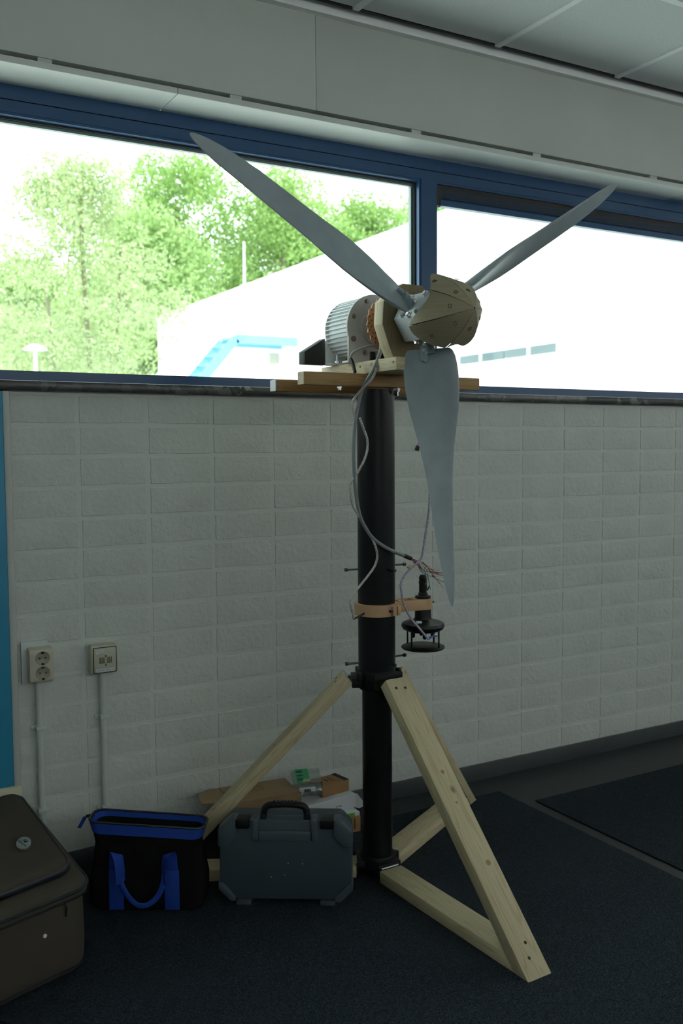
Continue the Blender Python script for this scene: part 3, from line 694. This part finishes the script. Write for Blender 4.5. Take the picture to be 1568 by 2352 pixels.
for k in range(4):
    a = math.radians(20+90*k); p = sc_+V((math.cos(a), math.sin(a), 0))*.058
    MB().cyl(p+Z*.681, p+Z*.734, .0026, n=10).build('post', 'black_plastic', sen)
for k in range(4):
    a = math.radians(65+90*k); p = sc_+V((math.cos(a), math.sin(a), 0))*.030
    MB().lathe([(.0, .706), (.004, .7075), (.0062, .712), (.0062, .726), (.0, .726)], p, n=14).build('transducer', 'black_plastic', sen)
MB().obox(sc_+V((-.034, -.030, .7600)), (rgt, V((0, .5, 1)), Y), (.008, .005, .0006)).build('sensor_sticker', 'label_white', sen)

# ================================================================== GREY CASE
CD = V((.847, -.532, 0)).normalized(); CN = V((-CD.y*-1, 0, 0)); CN = V((CD.y, -CD.x, 0))        # CN points to the viewer
if CN.dot(CAMLOC-V((.4, -.54, 0))) < 0: CN = -CN
CC = V((.408, -.540, .006))
case = empty('tool_case', CC-CN*.05, 'grey hard plastic tool case with black handle and two black latches', 'tool case')
hw, z0, z1, ch = .186, .012, .243, .034
octp = [(-hw+ch, z0), (hw-ch, z0), (hw, z0+ch), (hw, z1-ch*.95), (hw-ch*.9, z1), (-hw+ch*.9, z1), (-hw, z1-ch*.95), (-hw, z0+ch)]
MB().prism(octp, CC, CD, Z, CN, -.100, -.050, .008).build('rear_shell', 'case_grey', case)
MB().prism(octp, CC, CD, Z, CN, -.0495, -.006, .008).build('front_shell', 'case_grey', case)
for sx in (-1, 1):
    MB().prism([(sx*(hw+.003), z1-.078), (sx*(hw+.003), z1-.030), (sx*(hw-.032), z1+.003), (sx*(hw-.052), z1+.003), (sx*(hw-.052), z1-.044), (sx*(hw-.024), z1-.078)], CC, CD, Z, CN, -.050, .001, .005).build('corner_guard', 'case_grey_light', case)
    MB().prism([(sx*(hw+.003), z0+.052), (sx*(hw+.003), z0+.030), (sx*(hw-.032), z0-.003), (sx*(hw-.046), z0-.003), (sx*(hw-.046), z0+.010), (sx*(hw-.012), z0+.048)], CC, CD, Z, CN, -.050, .001, .004).build('corner_guard', 'case_grey_light', case)
    MB().obox(CC+CD*sx*.118+Z*.003-CN*.045, (CD, CN, Z), (.021, .045, .0085), .003).build('case_foot', 'case_grey', case)
    MB().prism([(sx*.098, z1+.002), (sx*.138, z1+.002), (sx*.138, z1-.018), (sx*.136, z1-.024), (sx*.100, z1-.024), (sx*.098, z1-.018)], CC, CD, Z, CN, -.040, .004, .003).build('latch', 'black_plastic', case)
    MB().prism([(sx*.073, z1+.002), (sx*.092, z1+.002), (sx*.092, z1-.060), (sx*.073, z1-.060)], CC, CD, Z, CN, -.050, .003, .005).build('handle_rib', 'case_grey_light', case)
    MB().obox(CC+CD*sx*.062+Z*(z1-.004)-CN*.020, (Z, CD, CN), (.018, .008, .010), .003).build('handle_pivot', 'black_plastic', case)
MB().prism([(-.073, z1-.030), (.073, z1-.030), (.073, z1-.060), (-.073, z1-.060)], CC, CD, Z, CN, -.010, .002, .005).build('handle_recess_lip', 'case_grey_light', case)
MB().obox(CC+Z*(z1-.012)-CN*.018, (CD, Z, CN), (.052, .016, .006), .002).build('handle_bar', 'case_grey', case)
MB().tube([CC-CN*.02+CD*x+Z*z for x, z in ((-.062, z1-.006), (-.060, z1+.018), (-.054, z1+.031), (-.040, z1+.037), (0, z1+.039), (.040, z1+.037), (.054, z1+.031), (.060, z1+.018), (.062, z1-.006))], .0095, 12, 6).build('handle', 'black_plastic', case)
gr = MB()
for k in range(7): gr.obox(CC-CN*.0175+CD*(-.030+.010*k)+Z*(z1+.0475), (CN, CD, Z), (.007, .0028, .0022), .001)
gr.build('handle_grip', 'black_matte', case)
MB().lathe([(.006, 0), (.006, .004), (.0035, .005), (.0035, .0)], CC+Z*(z1-.008)-CN*.012, CN, n=16).build('lock_eye', 'dark_steel', case)
for u, z in ((.008, .118), (.048, .117), (-.040, .078), (-.002, .084)):
    MB().obox(CC+CD*u+Z*z-CN*.0058, (CD, Z, CN), (.0011, .0011, .0004)).build('paint_speck', 'sticker', case)

# ================================================================== TOTE BAG
BD = V((.861, -.509, 0)).normalized(); BN = V((-.509, -.861, 0)).normalized()
BC = V((.058, -.373, .006)); bc = BC-BN*.072
bag = empty('tool_bag', bc, 'black fabric tote bag with blue trim and blue carry straps beside the suitcase', 'bag')
def bl_(z, hw, hd, off=0.0, r=.03, tilt=0.0): return [bc+BD*(x+tilt)+BN*(y+off)+Z*(z-.006+.010*(x*-1)/.15*min(1, z/.22)) for x, y in rrect(hw, hd, min(r, hd*.95), 6)]
lv = [(.006, .150, .066, 0), (.020, .160, .072, 0), (.075, .161, .072, 0), (.13, .152, .064, 0), (.18, .146, .054, .002), (.212, .153, .050, .004), (.240, .162, .048, .004), (.240, .159, .045, .004), (.21, .145, .045, .004), (.16, .138, .044, 0)]
mb = MB(); mb.loft([bl_(z, a_, b_, c_) for z, a_, b_, c_ in lv]); bm0 = mb.build('bag_body', 'bag_black', bag, smooth=50)
mb = MB(); mb.loft([bl_(.210, .1545, .0515, .004), bl_(.238, .1635, .0495, .004), bl_(.239, .161, .0475, .004)], caps=False); mb.build('blue_band', 'bag_blue', bag)
mb = MB(); mb.loft([bl_(.239, .1575, .0435, .004), bl_(.224, .1500, .0435, .004)], caps=False); mb.build('blue_lining', 'bag_blue', bag)
lp = bl_(.2405, .1625, .0475, .004); MB().tube(lp+[lp[0]], .0036, 8, 1).build('zipper_edge', 'suitcase_trim', bag)
e0_ = bc-BD*.155+Z*.240
MB().tube([e0_, e0_-BD*.012+Z*.003, e0_-BD*.024+Z*.001], .0042, 8, 4).build('zipper_tail', 'suitcase_trim', bag)
MB().prism([(-.006, 0), (.006, 0), (.0045, -.034), (-.0065, -.032)], e0_-BD*.026+Z*.000, BD, Z-BD*-.55, BN, -.001, .001).build('zipper_pull', 'bag_blue', bag)
def ribbon(pts, wdir, hwid, th=.0014):
    return MB().tube(pts, (hwid, th), 10, 6, flat=wdir)
for u, sg in ((-.078, 1), (.076, -1)):
    f = lambda uu, z, o: BC+BD*uu+BN*o+Z*z
    MB().obox(f(u, .062, .0035), (Z, BD, BN), (.056, .0205, .0012), .0005).build('strap', 'bag_blue', bag)
    ribbon([f(u, .105, .000), f(u+.001*sg, .135, .008), f(u+.002*sg, .160, .010), f(u+.006*sg, .171, .018), f(u+.014*sg, .160, .027), f(u+.018*sg, .125, .028), f(u+.018*sg, .092, .026)], BD, .0185).build('strap_loop', 'bag_blue', bag)
f = lambda uu, z, o: BC+BD*uu+BN*o+Z*z
MB().tube([f(-.061, .112, .027), f(-.056, .086, .027), f(-.040, .056, .028), (f(-.018, .034, .029)), f(.004, .030, .030), f(.026, .040, .029), f(.044, .060, .028), f(.056, .090, .028), f(.059, .115, .027)], (.0075, .0022), 10, 8, flat=BD+Z).build('carry_handle', 'bag_blue', bag)

# ================================================================== SUITCASE
QA, QB, QC, QD = V((-.150, -.572, 0)), V((-.640, -.745, 0)), V((-.690, -.235, 0)), V((-.196, -.062, 0))
def qmap(a, b, z, sc=1.0):                    # a:-1 (right) ..1 (left), b:-1 front ..1 back
    a, b = a*sc, b*sc; s_, t_ = (a+1)/2, (b+1)/2
    p = (QA*(1-s_)+QB*s_)*(1-t_)+(QD*(1-s_)+QC*s_)*t_
    return p+Z*z
su = empty('suitcase', qmap(0, 0, .006), 'brown fabric suitcase lying flat with dark piping and a round badge', 'suitcase')
RL = rrect(1, 1, .17, 8)
def sl(z, sc, back=0.0): return [qmap(x, y, z+back*(y+1)/2, sc) for x, y in RL]
mb = MB(); mb.loft([sl(.006, .955), sl(.012, .985), sl(.035, 1.0), sl(.10, 1.005), sl(.170, 1.0, .02), sl(.195, 1.0, .03)]); mb.build('case_body', 'suitcase_brown', su, smooth=60)
mb = MB(); mb.loft([sl(.196, 1.03, .03), sl(.211, 1.036, .036), sl(.230, .99, .042), sl(.247, .90, .047), sl(.254, .70, .05), sl(.256, .3, .05)]); mb.build('lid', 'suitcase_brown', su, smooth=70)
def pipe(z, sc, back, r, nm='piping', mat='suitcase_trim', cut=None):
    lp = sl(z, sc, back); lp = lp+[lp[0]]
    return MB().tube(lp, r, 8, 1).build(nm, mat, su)
pipe(.212, 1.040, .036, .0040); pipe(.196, 1.022, .03, .0040, 'zipper_band'); pipe(.020, .998, 0, .003)
# pocket on the lid
QS = .83
def sp2(z, sc, back): return [qmap(x*sc*1.02, y*sc-.055*sc, z+back*(y+1)/2) for x, y in RL]
mb = MB(); mb.loft([sp2(.246, QS+.03, .045), sp2(.262, QS+.025, .048), sp2(.272, QS, .05), sp2(.278, QS-.10, .052), sp2(.282, .45, .055), sp2(.284, .15, .055)]); mb.build('pocket', 'suitcase_brown', su, smooth=70)
lp = sp2(.264, QS+.03, .048); MB().tube(lp+[lp[0]], .0034, 8, 1).build('pocket_piping', 'suitcase_brown', su)
lp = sp2(.256, QS+.036, .046); MB().tube(lp+[lp[0]], (.0105, .005), 8, 1, flat=Z).build('pocket_zipper', 'suitcase_trim', su)
bp = V((-.276, -.455, .3025)); 
ez = (CAMLOC-bp).normalized()*.9+Z; ez.normalize(); ex = (rgt*.83-V((fwd.x, fwd.y, 0))*.55); ex = (ex-ez*ex.dot(ez)).normalized(); ey = ez.cross(ex)
bo_ = MB().lathe([(0, -.006), (.0175, -.006), (.0178, .0012), (.016, .0022), (0, .0024)], bp, ez, n=36).build('badge', 'badge', su)
text('badge_lettering', 'HARADSEN', .0055, bp+ez*.0026-ey*.004, ex, ey, 'ink', bo_)
MB().prism([(-.004, .004), (.006, .009), (.003, .001)], bp+ez*.0022, ex, ey, ez, 0, .0005).prism([(-.008, .003), (-.002, .010), (.009, .011), (-.002, .009), (-.006, .003)], bp+ez*.0022, ex, ey, ez, 0, .0004).build('badge_emblem', 'ink', bo_)
fd = (QB-QA).normalized(); fnn = V((fd.y, -fd.x, 0)); fnn = -fnn if fnn.dot(CAMLOC-QA) < 0 else fnn
sp_ = V((-.264, -.6125, .132)); MB().cyl(sp_-fnn*.003, sp_+fnn*.0032, .0048, n=20).build('dot_sticker', 'sticker', su)
zq = V((-.211, -.597, .178)); MB().tube([zq+Z*.016, zq+fnn*.005+Z*.006+fd*-.003, zq+fnn*.004-Z*.008, zq+fnn*.005-Z*.018], .0022, 8, 4).build('zipper_pull', 'dark_steel', su)

# ================================================================== BOXES BY THE WALL
def carton(name, c, ang, hx, hy, z0, z1, mat, label, cat, bev=.0015):
    a = math.radians(ang); ex = V((math.cos(a), math.sin(a), 0)); ey = V((-math.sin(a), math.cos(a), 0))
    root = empty(name, V((c[0], c[1], z0)), label, cat)
    MB().obox(V((c[0], c[1], (z0+z1)/2)), (ex, ey, Z), (hx, hy, (z1-z0)/2), bev).build('carton_body', mat, root)
    return root, ex, ey
def bars(parent, o, ex, ey, rows, mat='ink_brown'):
    ex, ey = V(ex).normalized(), V(ey).normalized(); ez = ex.cross(ey); mb = MB()
    for (x0_, x1_, y_, h_) in rows: mb.obox(V(o)+ex*(x0_+x1_)/2+ey*y_, (ex, ey, ez), ((x1_-x0_)/2, h_/2, .0003))
    return mb.build('printed_mark', mat, parent)
# large cardboard box
bx, ex, ey = carton('cardboard_box', (.527, -.117), -6, .115, .077, .006, .178, 'cardboard', 'large brown cardboard box with an open flap behind the grey case', 'box')
cB = V((.527, -.117, 0))
MB().prism([(-.115, -.077), (.115, -.077), (.035, .060), (.018, .068), (-.115, .074)], cB+Z*.1785, ex, ey, Z, 0, .002).build('top_flap', 'cardboard', bx)
MB().prism([(0, -.055), (-.092, -.060), (-.082, .030), (-.03, .075), (0, .074)], cB-ex*.116+Z*.176, ex-Z*.10, ey, Z, 0, .002).build('side_flap', 'cardboard', bx)
MB().lathe([(.0145, 0), (.016, 0), (.016, .0004), (.0145, .0004)], cB+ex*.0+ey*.012+Z*.1806, Z, n=28, caps=False).build('printed_oval', 'ink_brown', bx)
bars(bx, cB-ex*.075-ey*.0772+Z*.130, Z, -ex, [(-.014, -.006, 0, .006), (-.002, .004, 0, .006), (.008, .015, 0, .006)])
bars(bx, cB+ex*.098-ey*.0772+Z*.140, Z, -ex, [(-.030, -.022, 0, .006), (.006, .014, 0, .006)])
# lowest brown box on the right, flat green and white pack, long white box
b2_, ex, ey = carton('cardboard_box', (.765, -.135), -3, .092, .066, .006, .060, 'cardboard_orange', 'flat brown cardboard box at the bottom of the stack by the pole', 'box')
bars(b2_, V((.765, -.135, .034))+ex*.070-ey*.0662, Z, -ex, [(-.016+.006*k, -.0115+.006*k, 0, .006) for k in range(6)])
b3_, ex, ey = carton('flat_pack', (.757, -.137), -3, .096, .066, .0605, .0745, 'box_white', 'flat white and green pack under the long white box', 'box')
MB().obox(V((.757, -.137, .0675))-ey*.0662+ex*.042, (ex, ey, Z), (.034, .0008, .0068)).build('green_panel', 'box_green', b3_)
b4_, ex, ey = carton('white_box', (.752, -.120), 6, .100, .060, .075, .122, 'box_white', 'long white carton with a rounded end flap hanging open', 'box')
c4 = V((.752, -.120, .0985))
MB().prism([(0, .024), (.026, -.012), (.024, -.024), (.008, -.030), (-.008, -.024), (-.014, -.008), (-.010, .010)], c4+ex*.104-ey*.058, ex*.92-ey*.38, Z, ey, -.001, .0006).build('end_flap', 'box_white', b4_)
text('printed_web_address', 'e.com', .0095, c4+ex*.028-ey*.0605-Z*.004, ex, Z, 'ink', b4_)
MB().obox(c4-ey*.058+Z*.0238+ex*-.005, (ex, ey, Z), (.094, .0015, .0006)).build('lid_edge', 'label_white', b4_)
b5_, ex, ey = carton('small_box', (.790, -.105), 8, .056, .038, .1225, .162, 'cardboard_orange', 'small orange-brown carton with a dark stripe on its lid', 'box')
c5 = V((.790, -.105, .162))
MB().obox(c5+ex*.046+Z*.0004, (ey, ex, Z), (.0375, .009, .0006)).build('dark_stripe', 'ink', b5_)
bars(b5_, c5-ex*.012+Z*.0003, -ey, ex, [(-.012+.008*k, -.006+.008*k, 0, .006) for k in range(3)])
bars(b5_, c5+ex*.006+Z*.0003, -ey, ex, [(-.022, .022, .004, .0012), (-.022, .016, -.001, .0012)])
# blister pack on top
bp_ = empty('blister_pack', (.675, -.125, .18), 'clear plastic blister pack with a green printed card on the boxes', 'package')
bo3 = V((.692, -.128, .1815)); bex = V((.93, -.30, .02)).normalized(); bey = (V((.34, .93, .16))).normalized(); bez = bex.cross(bey).normalized()
MB().obox(bo3+bez*.010, (bex, bey, bez), (.048, .047, .010), .004).build('plastic_shell', 'clear_plastic', bp_)
MB().obox(bo3-bex*.014+bez*.0215, (bex, bey, bez), (.022, .045, .0006)).build('green_card', 'card_green', bp_)
for k in range(3):
    cc = bo3-bex*.022+bey*(.028-.026*k)+bez*.0224
    if k == 1: MB().prism([(-.012, 0), (0, .007), (.012, 0), (0, -.007)], cc, bex, bey, bez, 0, .0004).build('card_icon', 'card_print', bp_)
    else: MB().obox(cc, (bex, bey, bez), (.010, .007, .0004)).build('card_icon', 'card_print', bp_)
MB().obox(bo3-bex*.004-bey*.034+bez*.0225, (bex, bey, bez), (.012, .009, .0004)).build('card_photo', 'card_tan', bp_)
MB().obox(bo3-bex*.004-bey*.050-bez*.006, (bex, bez, bey), (.026, .012, .002), .001).build('barcode_label', 'label_white', bp_)
bc_ = MB()
for k in range(12): bc_.obox(bo3-bex*.004-bey*.0524-bez*.004+bex*(-.010+.0018*k), (bez, bex, bey), (.005, .0003+.0003*(k % 3), .0004))
bc_.build('barcode', 'ink', bp_)
MB().obox(bo3+bex*.012-bey*.030-bez*.016, (bex, bey, bez), (.034, .022, .012), .005).build('foil_pouch', 'foil', bp_)

# ================================================================== WALL FITTINGS
so_ = empty('wall_socket', (-.135, -.012, .60), 'cream double mains socket on the white wall, left of the data outlet', 'wall socket')
MB().box(-.184, -.108, -.013, -.002, .596, .722, .001).build('back_plate', 'conduit', so_)
MB().prism([(-.0125, .600), (-.044, .604), (-.050, .610), (-.050, .690), (-.044, .702), (-.0125, .706)], (0, 0, 0), Y, Z, X, -.168, -.100, .003).build('housing', 'socket_cream', so_)
for zc in (.676, .632):
    c = V((-.131, -.0505, zc))
    so1 = MB().lathe([(.0208, -.0004), (.0205, .0014), (.0188, .0014), (.0174, .0003), (.0001, .0003)], c, -Y, n=32, caps=False).build('socket_well', 'socket_dark', so_)
    for dx in (-.0085, .0085): MB().cyl(c+V((dx, .0005, .001)), c+V((dx, -.0007, .001)), .0025, n=12).build('pin_hole', 'ink', so1)
    for dz in (-.0165, .0165): MB().box(c.x-.004, c.x+.004, c.y-.002, c.y+.001, c.z+dz-.003, c.z+dz+.003, .001).build('earth_clip', 'ink', so1)
    MB().cyl(c+V((0, .0005, -.0065)), c+V((0, -.0008, -.0065)), .002, n=12).build('screw', 'socket_cream', so1)
do = empty('data_outlet', (.052, -.012, .605), 'cream surface-mounted data outlet with printed number labels', 'data outlet')
MB().box(.012, .094, -.042, -.006, .606, .694, .006, 3).build('housing', 'outlet_cream', do)
MB().box(.020, .088, -.0450, -.0415, .611, .686, .0035, 3).build('cover_plate', 'outlet_cream', do)
MB().box(.0185, .0895, -.0430, -.0418, .6095, .6875, .003).build('cover_gap', 'ink', do)
for x0_ in (.036, .059):
    MB().box(x0_, x0_+.016, -.0457, -.0448, .638, .657, .0004).build('jack_shutter', 'socket_dark', do)
    for k in range(3): MB().box(x0_+.003+.005*k, x0_+.0038+.005*k, -.0462, -.0455, .639, .656).build('shutter_line', 'ink_brown', do)
MB().box(.0525, .0585, -.0470, -.0448, .634, .661, .002).build('centre_bar', 'outlet_cream', do)
for zc in (.661, .633): MB().cyl((.0555, -.0465, zc), (.0555, -.0478, zc), .0025, n=12).build('screw', 'dark_steel', do)
for x0_, tx in ((.0265, '08-34-09'), (.0545, '08-34-10')):
    lb = MB().box(x0_, x0_+.027, -.0456, -.0449, .6125, .6215).build('number_label', 'label_white', do)
    text('label_text', tx, .0058, V((x0_+.0135, -.0457, .617)), X, Z, 'ink', lb)
lb = MB().obox(V((.038, -.0453, .674)), (X+Z*.22, Y, Z-X*.22), (.0105, .0004, .0042)).build('paper_sticker', 'label_white', do)
text('sticker_text', '02-1109', .004, V((.038, -.0458, .674)), X+Z*.22, Z-X*.22, 'ink', lb)
for nm, x, zt, clips, lab in (('conduit', -.138, .602, (.463, .215), 'pale cable conduit running down from the double socket'), ('conduit', .052, .608, (.470, .186), 'pale cable conduit running down from the data outlet')):
    cd = empty(nm, (x, -.018, .064), lab, 'conduit', 'cable conduits on the wall')
    MB().cyl((x, -.0195, .064), (x, -.0195, zt), .0098, n=24).build('tube', 'conduit', cd)
    for zc in clips:
        MB().box(x-.0125, x+.0145, -.0335, -.004, zc-.007, zc+.006, .0012).box(x-.024, x-.0125, -.012, -.003, zc-.007, zc+.006, .001).build('clip', 'conduit', cd)
# teal panel and foam block at the far left
tp_ = empty('teal_panel', (-.50, -.03, .006), 'flat teal painted panel standing against the wall at the left edge', 'panel')
MB().box(-.80, -.218, -.032, -.012, .30, 1.452, .002).build('board', 'teal_paint', tp_)
MB().box(-.2175, -.196, -.024, -.008, .062, 1.4535, .006).build('edge_bead', 'painted_board', tp_)
fo = tag(MB().box(-.44, -.200, -.058, -.036, .0065, .309, .006).build('foam_block', 'foam_cream'), 'cream foam block standing upright behind the brown suitcase', 'foam block')
# slim tools on the sill
it = empty('flat_tool', (1.30, -.005, 1.484), 'slim black tool with a steel tip lying on the window sill', 'tool')
MB().box(1.20, 1.335, -.024, .010, 1.484, 1.489, .001).build('handle', 'black_plastic', it)
MB().box(1.335, 1.395, -.020, -.010, 1.4845, 1.4875, .0008).build('blade', 'steel', it)

# ================================================================== OUTSIDE
S(MB().box(-40, 80, .4, 110, -.6, -.35).build('ground', 'ground_out'))
bd_ = empty('white_building', (16, 18, -.35), 'white flat-roofed industrial building across the yard', 'building')
MB().box(10.9, 24, 2.2, 31.0, -.35, 6.02).build('wall', 'facade_white', bd_)
MB().box(10.84, 24.06, 2.14, 31.06, 6.0, 6.10).build('roof_edge', 'facade_white', bd_)
for y0, y1 in ((11.25, 12.6), (9.85, 11.2)):
    wf = MB().box(10.86, 10.92, y0, y1, 2.95, 3.10).build('window', 'facade_glass', bd_)
    MB().box(10.84, 10.93, y0+.02, y1-.02, 2.90, 2.93).build('sill', 'rail_white', wf)
    MB().box(10.85, 10.915, (y0+y1)/2-.04, (y0+y1)/2+.04, 2.95, 3.10).build('window_bar', 'rail_white', wf)
MB().box(10.6, 10.9, 20.9, 21.9, 3.62, 3.92).build('wall_vent_box', 'beige_box', bd_)
st = empty('steel_staircase', (8.5, 20.3, -.35), 'blue steel outdoor staircase with landing on the white building', 'staircase')
SY0, SY1, SZT = 19.78, 20.80, 4.22
MB().box(9.15, 10.88, SY0, SY0+.06, SZT-.22, SZT).build('landing_beam', 'stair_blue', st)
MB().box(9.15, 10.88, SY1-.06, SY1, SZT-.22, SZT).build('landing_beam', 'stair_blue', st)
MB().box(9.15, 10.88, SY0+.06, SY1-.06, SZT-.07, SZT-.02).build('landing_deck', 'stair_blue', st)
sdv = V((-.66, 0, -.75)).normalized(); L_ = (SZT+.30)/.75*1.0
for y in (SY0, SY1-.06):
    MB().obox(V((9.15, y+.03, SZT-.11))+sdv*L_/2, (sdv, Y, V((-.75, 0, .66))), (L_/2, .03, .11)).build('stringer', 'stair_blue', st)
k = 0
while .25*(k+1) < SZT+.2:
    z = SZT-.25*(k+1); x = 9.15-.22*(k+1)
    MB().box(x-.10, x+.10, SY0+.06, SY1-.06, z-.03, z).build('tread', 'stair_blue', st); k += 1
for x in (9.2, 9.9, 10.8):
    for y in (SY0+.03, SY1-.03): MB().cyl((x, y, SZT), (x, y, SZT+1.1), .02, n=8).build('rail_post', 'rail_white', st)
for y in (SY0+.03, SY1-.03):
    for h in (.55, 1.1):
        MB().cyl((9.2, y, SZT+h), (10.85, y, SZT+h), .018, n=8).build('handrail', 'rail_white', st)
        MB().cyl(V((9.2, y, SZT+h)), V((9.2, y, SZT+h))+sdv*(L_-.3), .018, n=8).build('handrail', 'rail_white', st)
am = empty('roof_mast', (10.95, 23.4, 6.1), 'thin white mast standing on the roof of the white building', 'mast')
MB().cyl((11.0, 23.4, 6.1), (11.0, 23.4, 7.42), .038, .028, n=10).build('pole', 'rail_white', am)
MB().cyl((11.0, 23.4, 6.1), (11.0, 23.4, 6.16), .10, n=12).build('foot', 'rail_white', am)
lp_ = empty('street_lamp', (2.87, 14, -.35), 'white street lamp with a flat hooded head in front of the tree', 'street lamp')
MB().cyl((2.87, 14, -.35), (2.87, 14, 3.02), .035, .028, n=12).build('post', 'rail_white', lp_)
MB().lathe([(.03, 2.98), (.20, 3.00), (.20, 3.02), (.08, 3.09), (0, 3.10)], (2.87, 14, 0), n=20).build('hood', 'rail_white', lp_)

def leaves(blobs, count, size, rs):
    vol = np.array([b[3]*b[3]*b[4] for b in blobs]); vol = vol/vol.sum()
    idx = rs.choice(len(blobs), count, p=vol); B = np.array(blobs)[idx]
    d = rs.normal(size=(count, 3)); d /= np.linalg.norm(d, axis=1)[:, None]
    rad = rs.uniform(.35, 1.0, count)**.6
    c = B[:, :3]+d*rad[:, None]*np.stack([B[:, 3], B[:, 3], B[:, 4]], 1)
    a = rs.normal(size=(count, 3)); a /= np.linalg.norm(a, axis=1)[:, None]
    b = np.cross(a, rs.normal(size=(count, 3))); b /= np.linalg.norm(b, axis=1)[:, None]
    s_ = size*rs.uniform(.6, 1.3, count)[:, None]
    v = np.stack([c-a*s_, c-b*s_*.55, c+a*s_, c+b*s_*.55], 1).reshape(-1, 3)
    return v
def tree(name, label, base, blobs, count, size, mat, stems, seed, group=None):
    rs = np.random.default_rng(seed); root = empty(name, base, label, 'tree', group)
    v = leaves(blobs, count, size, rs)-np.array(base); n = len(v)//4
    me = bpy.data.meshes.new('crown'); me.vertices.add(len(v)); me.vertices.foreach_set('co', v.ravel())
    me.loops.add(4*n); me.loops.foreach_set('vertex_index', np.arange(4*n)); me.polygons.add(n)
    me.polygons.foreach_set('loop_start', np.arange(0, 4*n, 4)); me.polygons.foreach_set('loop_total', np.full(n, 4)); me.update(); me.materials.append(MATS[mat])
    o = bpy.data.objects.new('crown', me); COL.objects.link(o); o.parent = root; o['kind'] = 'stuff'; o['_org'] = list(base)
    for pts, r_ in stems:
        MB().tube(pts, r_, 8, 3).build('trunk', 'bark', root)
    return root
def rblobs(cx, cy, z0, z1, rad, n, rs, rb, zpow=1.0):
    out = []
    for k in range(n):
        t_ = rs.uniform(0, 1)**zpow; z = z0+(z1-z0)*t_; rr = rad*math.sin(math.pi*min(.96, .16+.80*t_))**.7
        a = rs.uniform(0, 2*math.pi); q = rr*math.sqrt(rs.uniform(0, 1)); rb_ = rb*rs.uniform(.7, 1.25)
        out.append((cx+q*math.cos(a), cy+q*math.sin(a), z, rb_, rb_*.8))
    return out
rs1 = np.random.default_rng(3)
tree('leafy_tree', 'nearest pale green tree with thin trunks behind the street lamp', (4.58, 17, -.35), rblobs(4.49, 17, .8, 7.0, 2.2, 150, rs1, .52), 36000, .048, 'leaf_pale',
     [([(4.58, 17, -.35), (4.63, 17, 2.4), (4.53, 17, 4.8), (4.49, 17, 6.7)], .048), ([(5.10, 17.3, -.35), (5.15, 17.3, 2.1), (5.30, 17.2, 4.2), (5.40, 17.2, 5.7)], .038), ([(3.97, 17.1, -.35), (3.92, 17.1, 2.3), (3.78, 17, 4.4)], .034)], 21)
far = [(12.6, 37, 12.0, 3.4, 'leaf_mid', 'mid green tree rising just behind the nearest pale tree'), (17.2, 46, 17.6, 4.4, 'leaf_green', 'bright green tree above the far corner of the white building'),
       (21.0, 41, 16.0, 4.2, 'leaf_green', 'tall green tree behind the upper left turbine blade'), (25.6, 49, 17.8, 4.2, 'leaf_pale', 'pale loose tree rising above the white building roof'),
       (26.4, 42, 15.4, 4.0, 'leaf_green', 'green tree seen beside the blue window mullion'), (34.2, 47, 19.0, 4.0, 'leaf_mid', 'tree top showing left in the right-hand window'), (9.4, 47, 11.5, 3.6, 'leaf_mid', 'low tree partly hidden behind the nearest pale tree')]
for k, (x, y, h_, r_, m_, lab) in enumerate(far):
    rs = np.random.default_rng(50+k)
    tree('leafy_tree', lab, (x, y, -.35), rblobs(x, y, 2.0, h_-1.2, r_*1.12, 130, rs, 1.25), 34000, .115, m_, [([(x, y, -.35), (x+.2, y, h_*.4), (x, y, h_*.8)], .22)], 70+k, 'trees beyond the white building')

for o in bpy.data.objects:
    if '_org' in o: del o['_org']
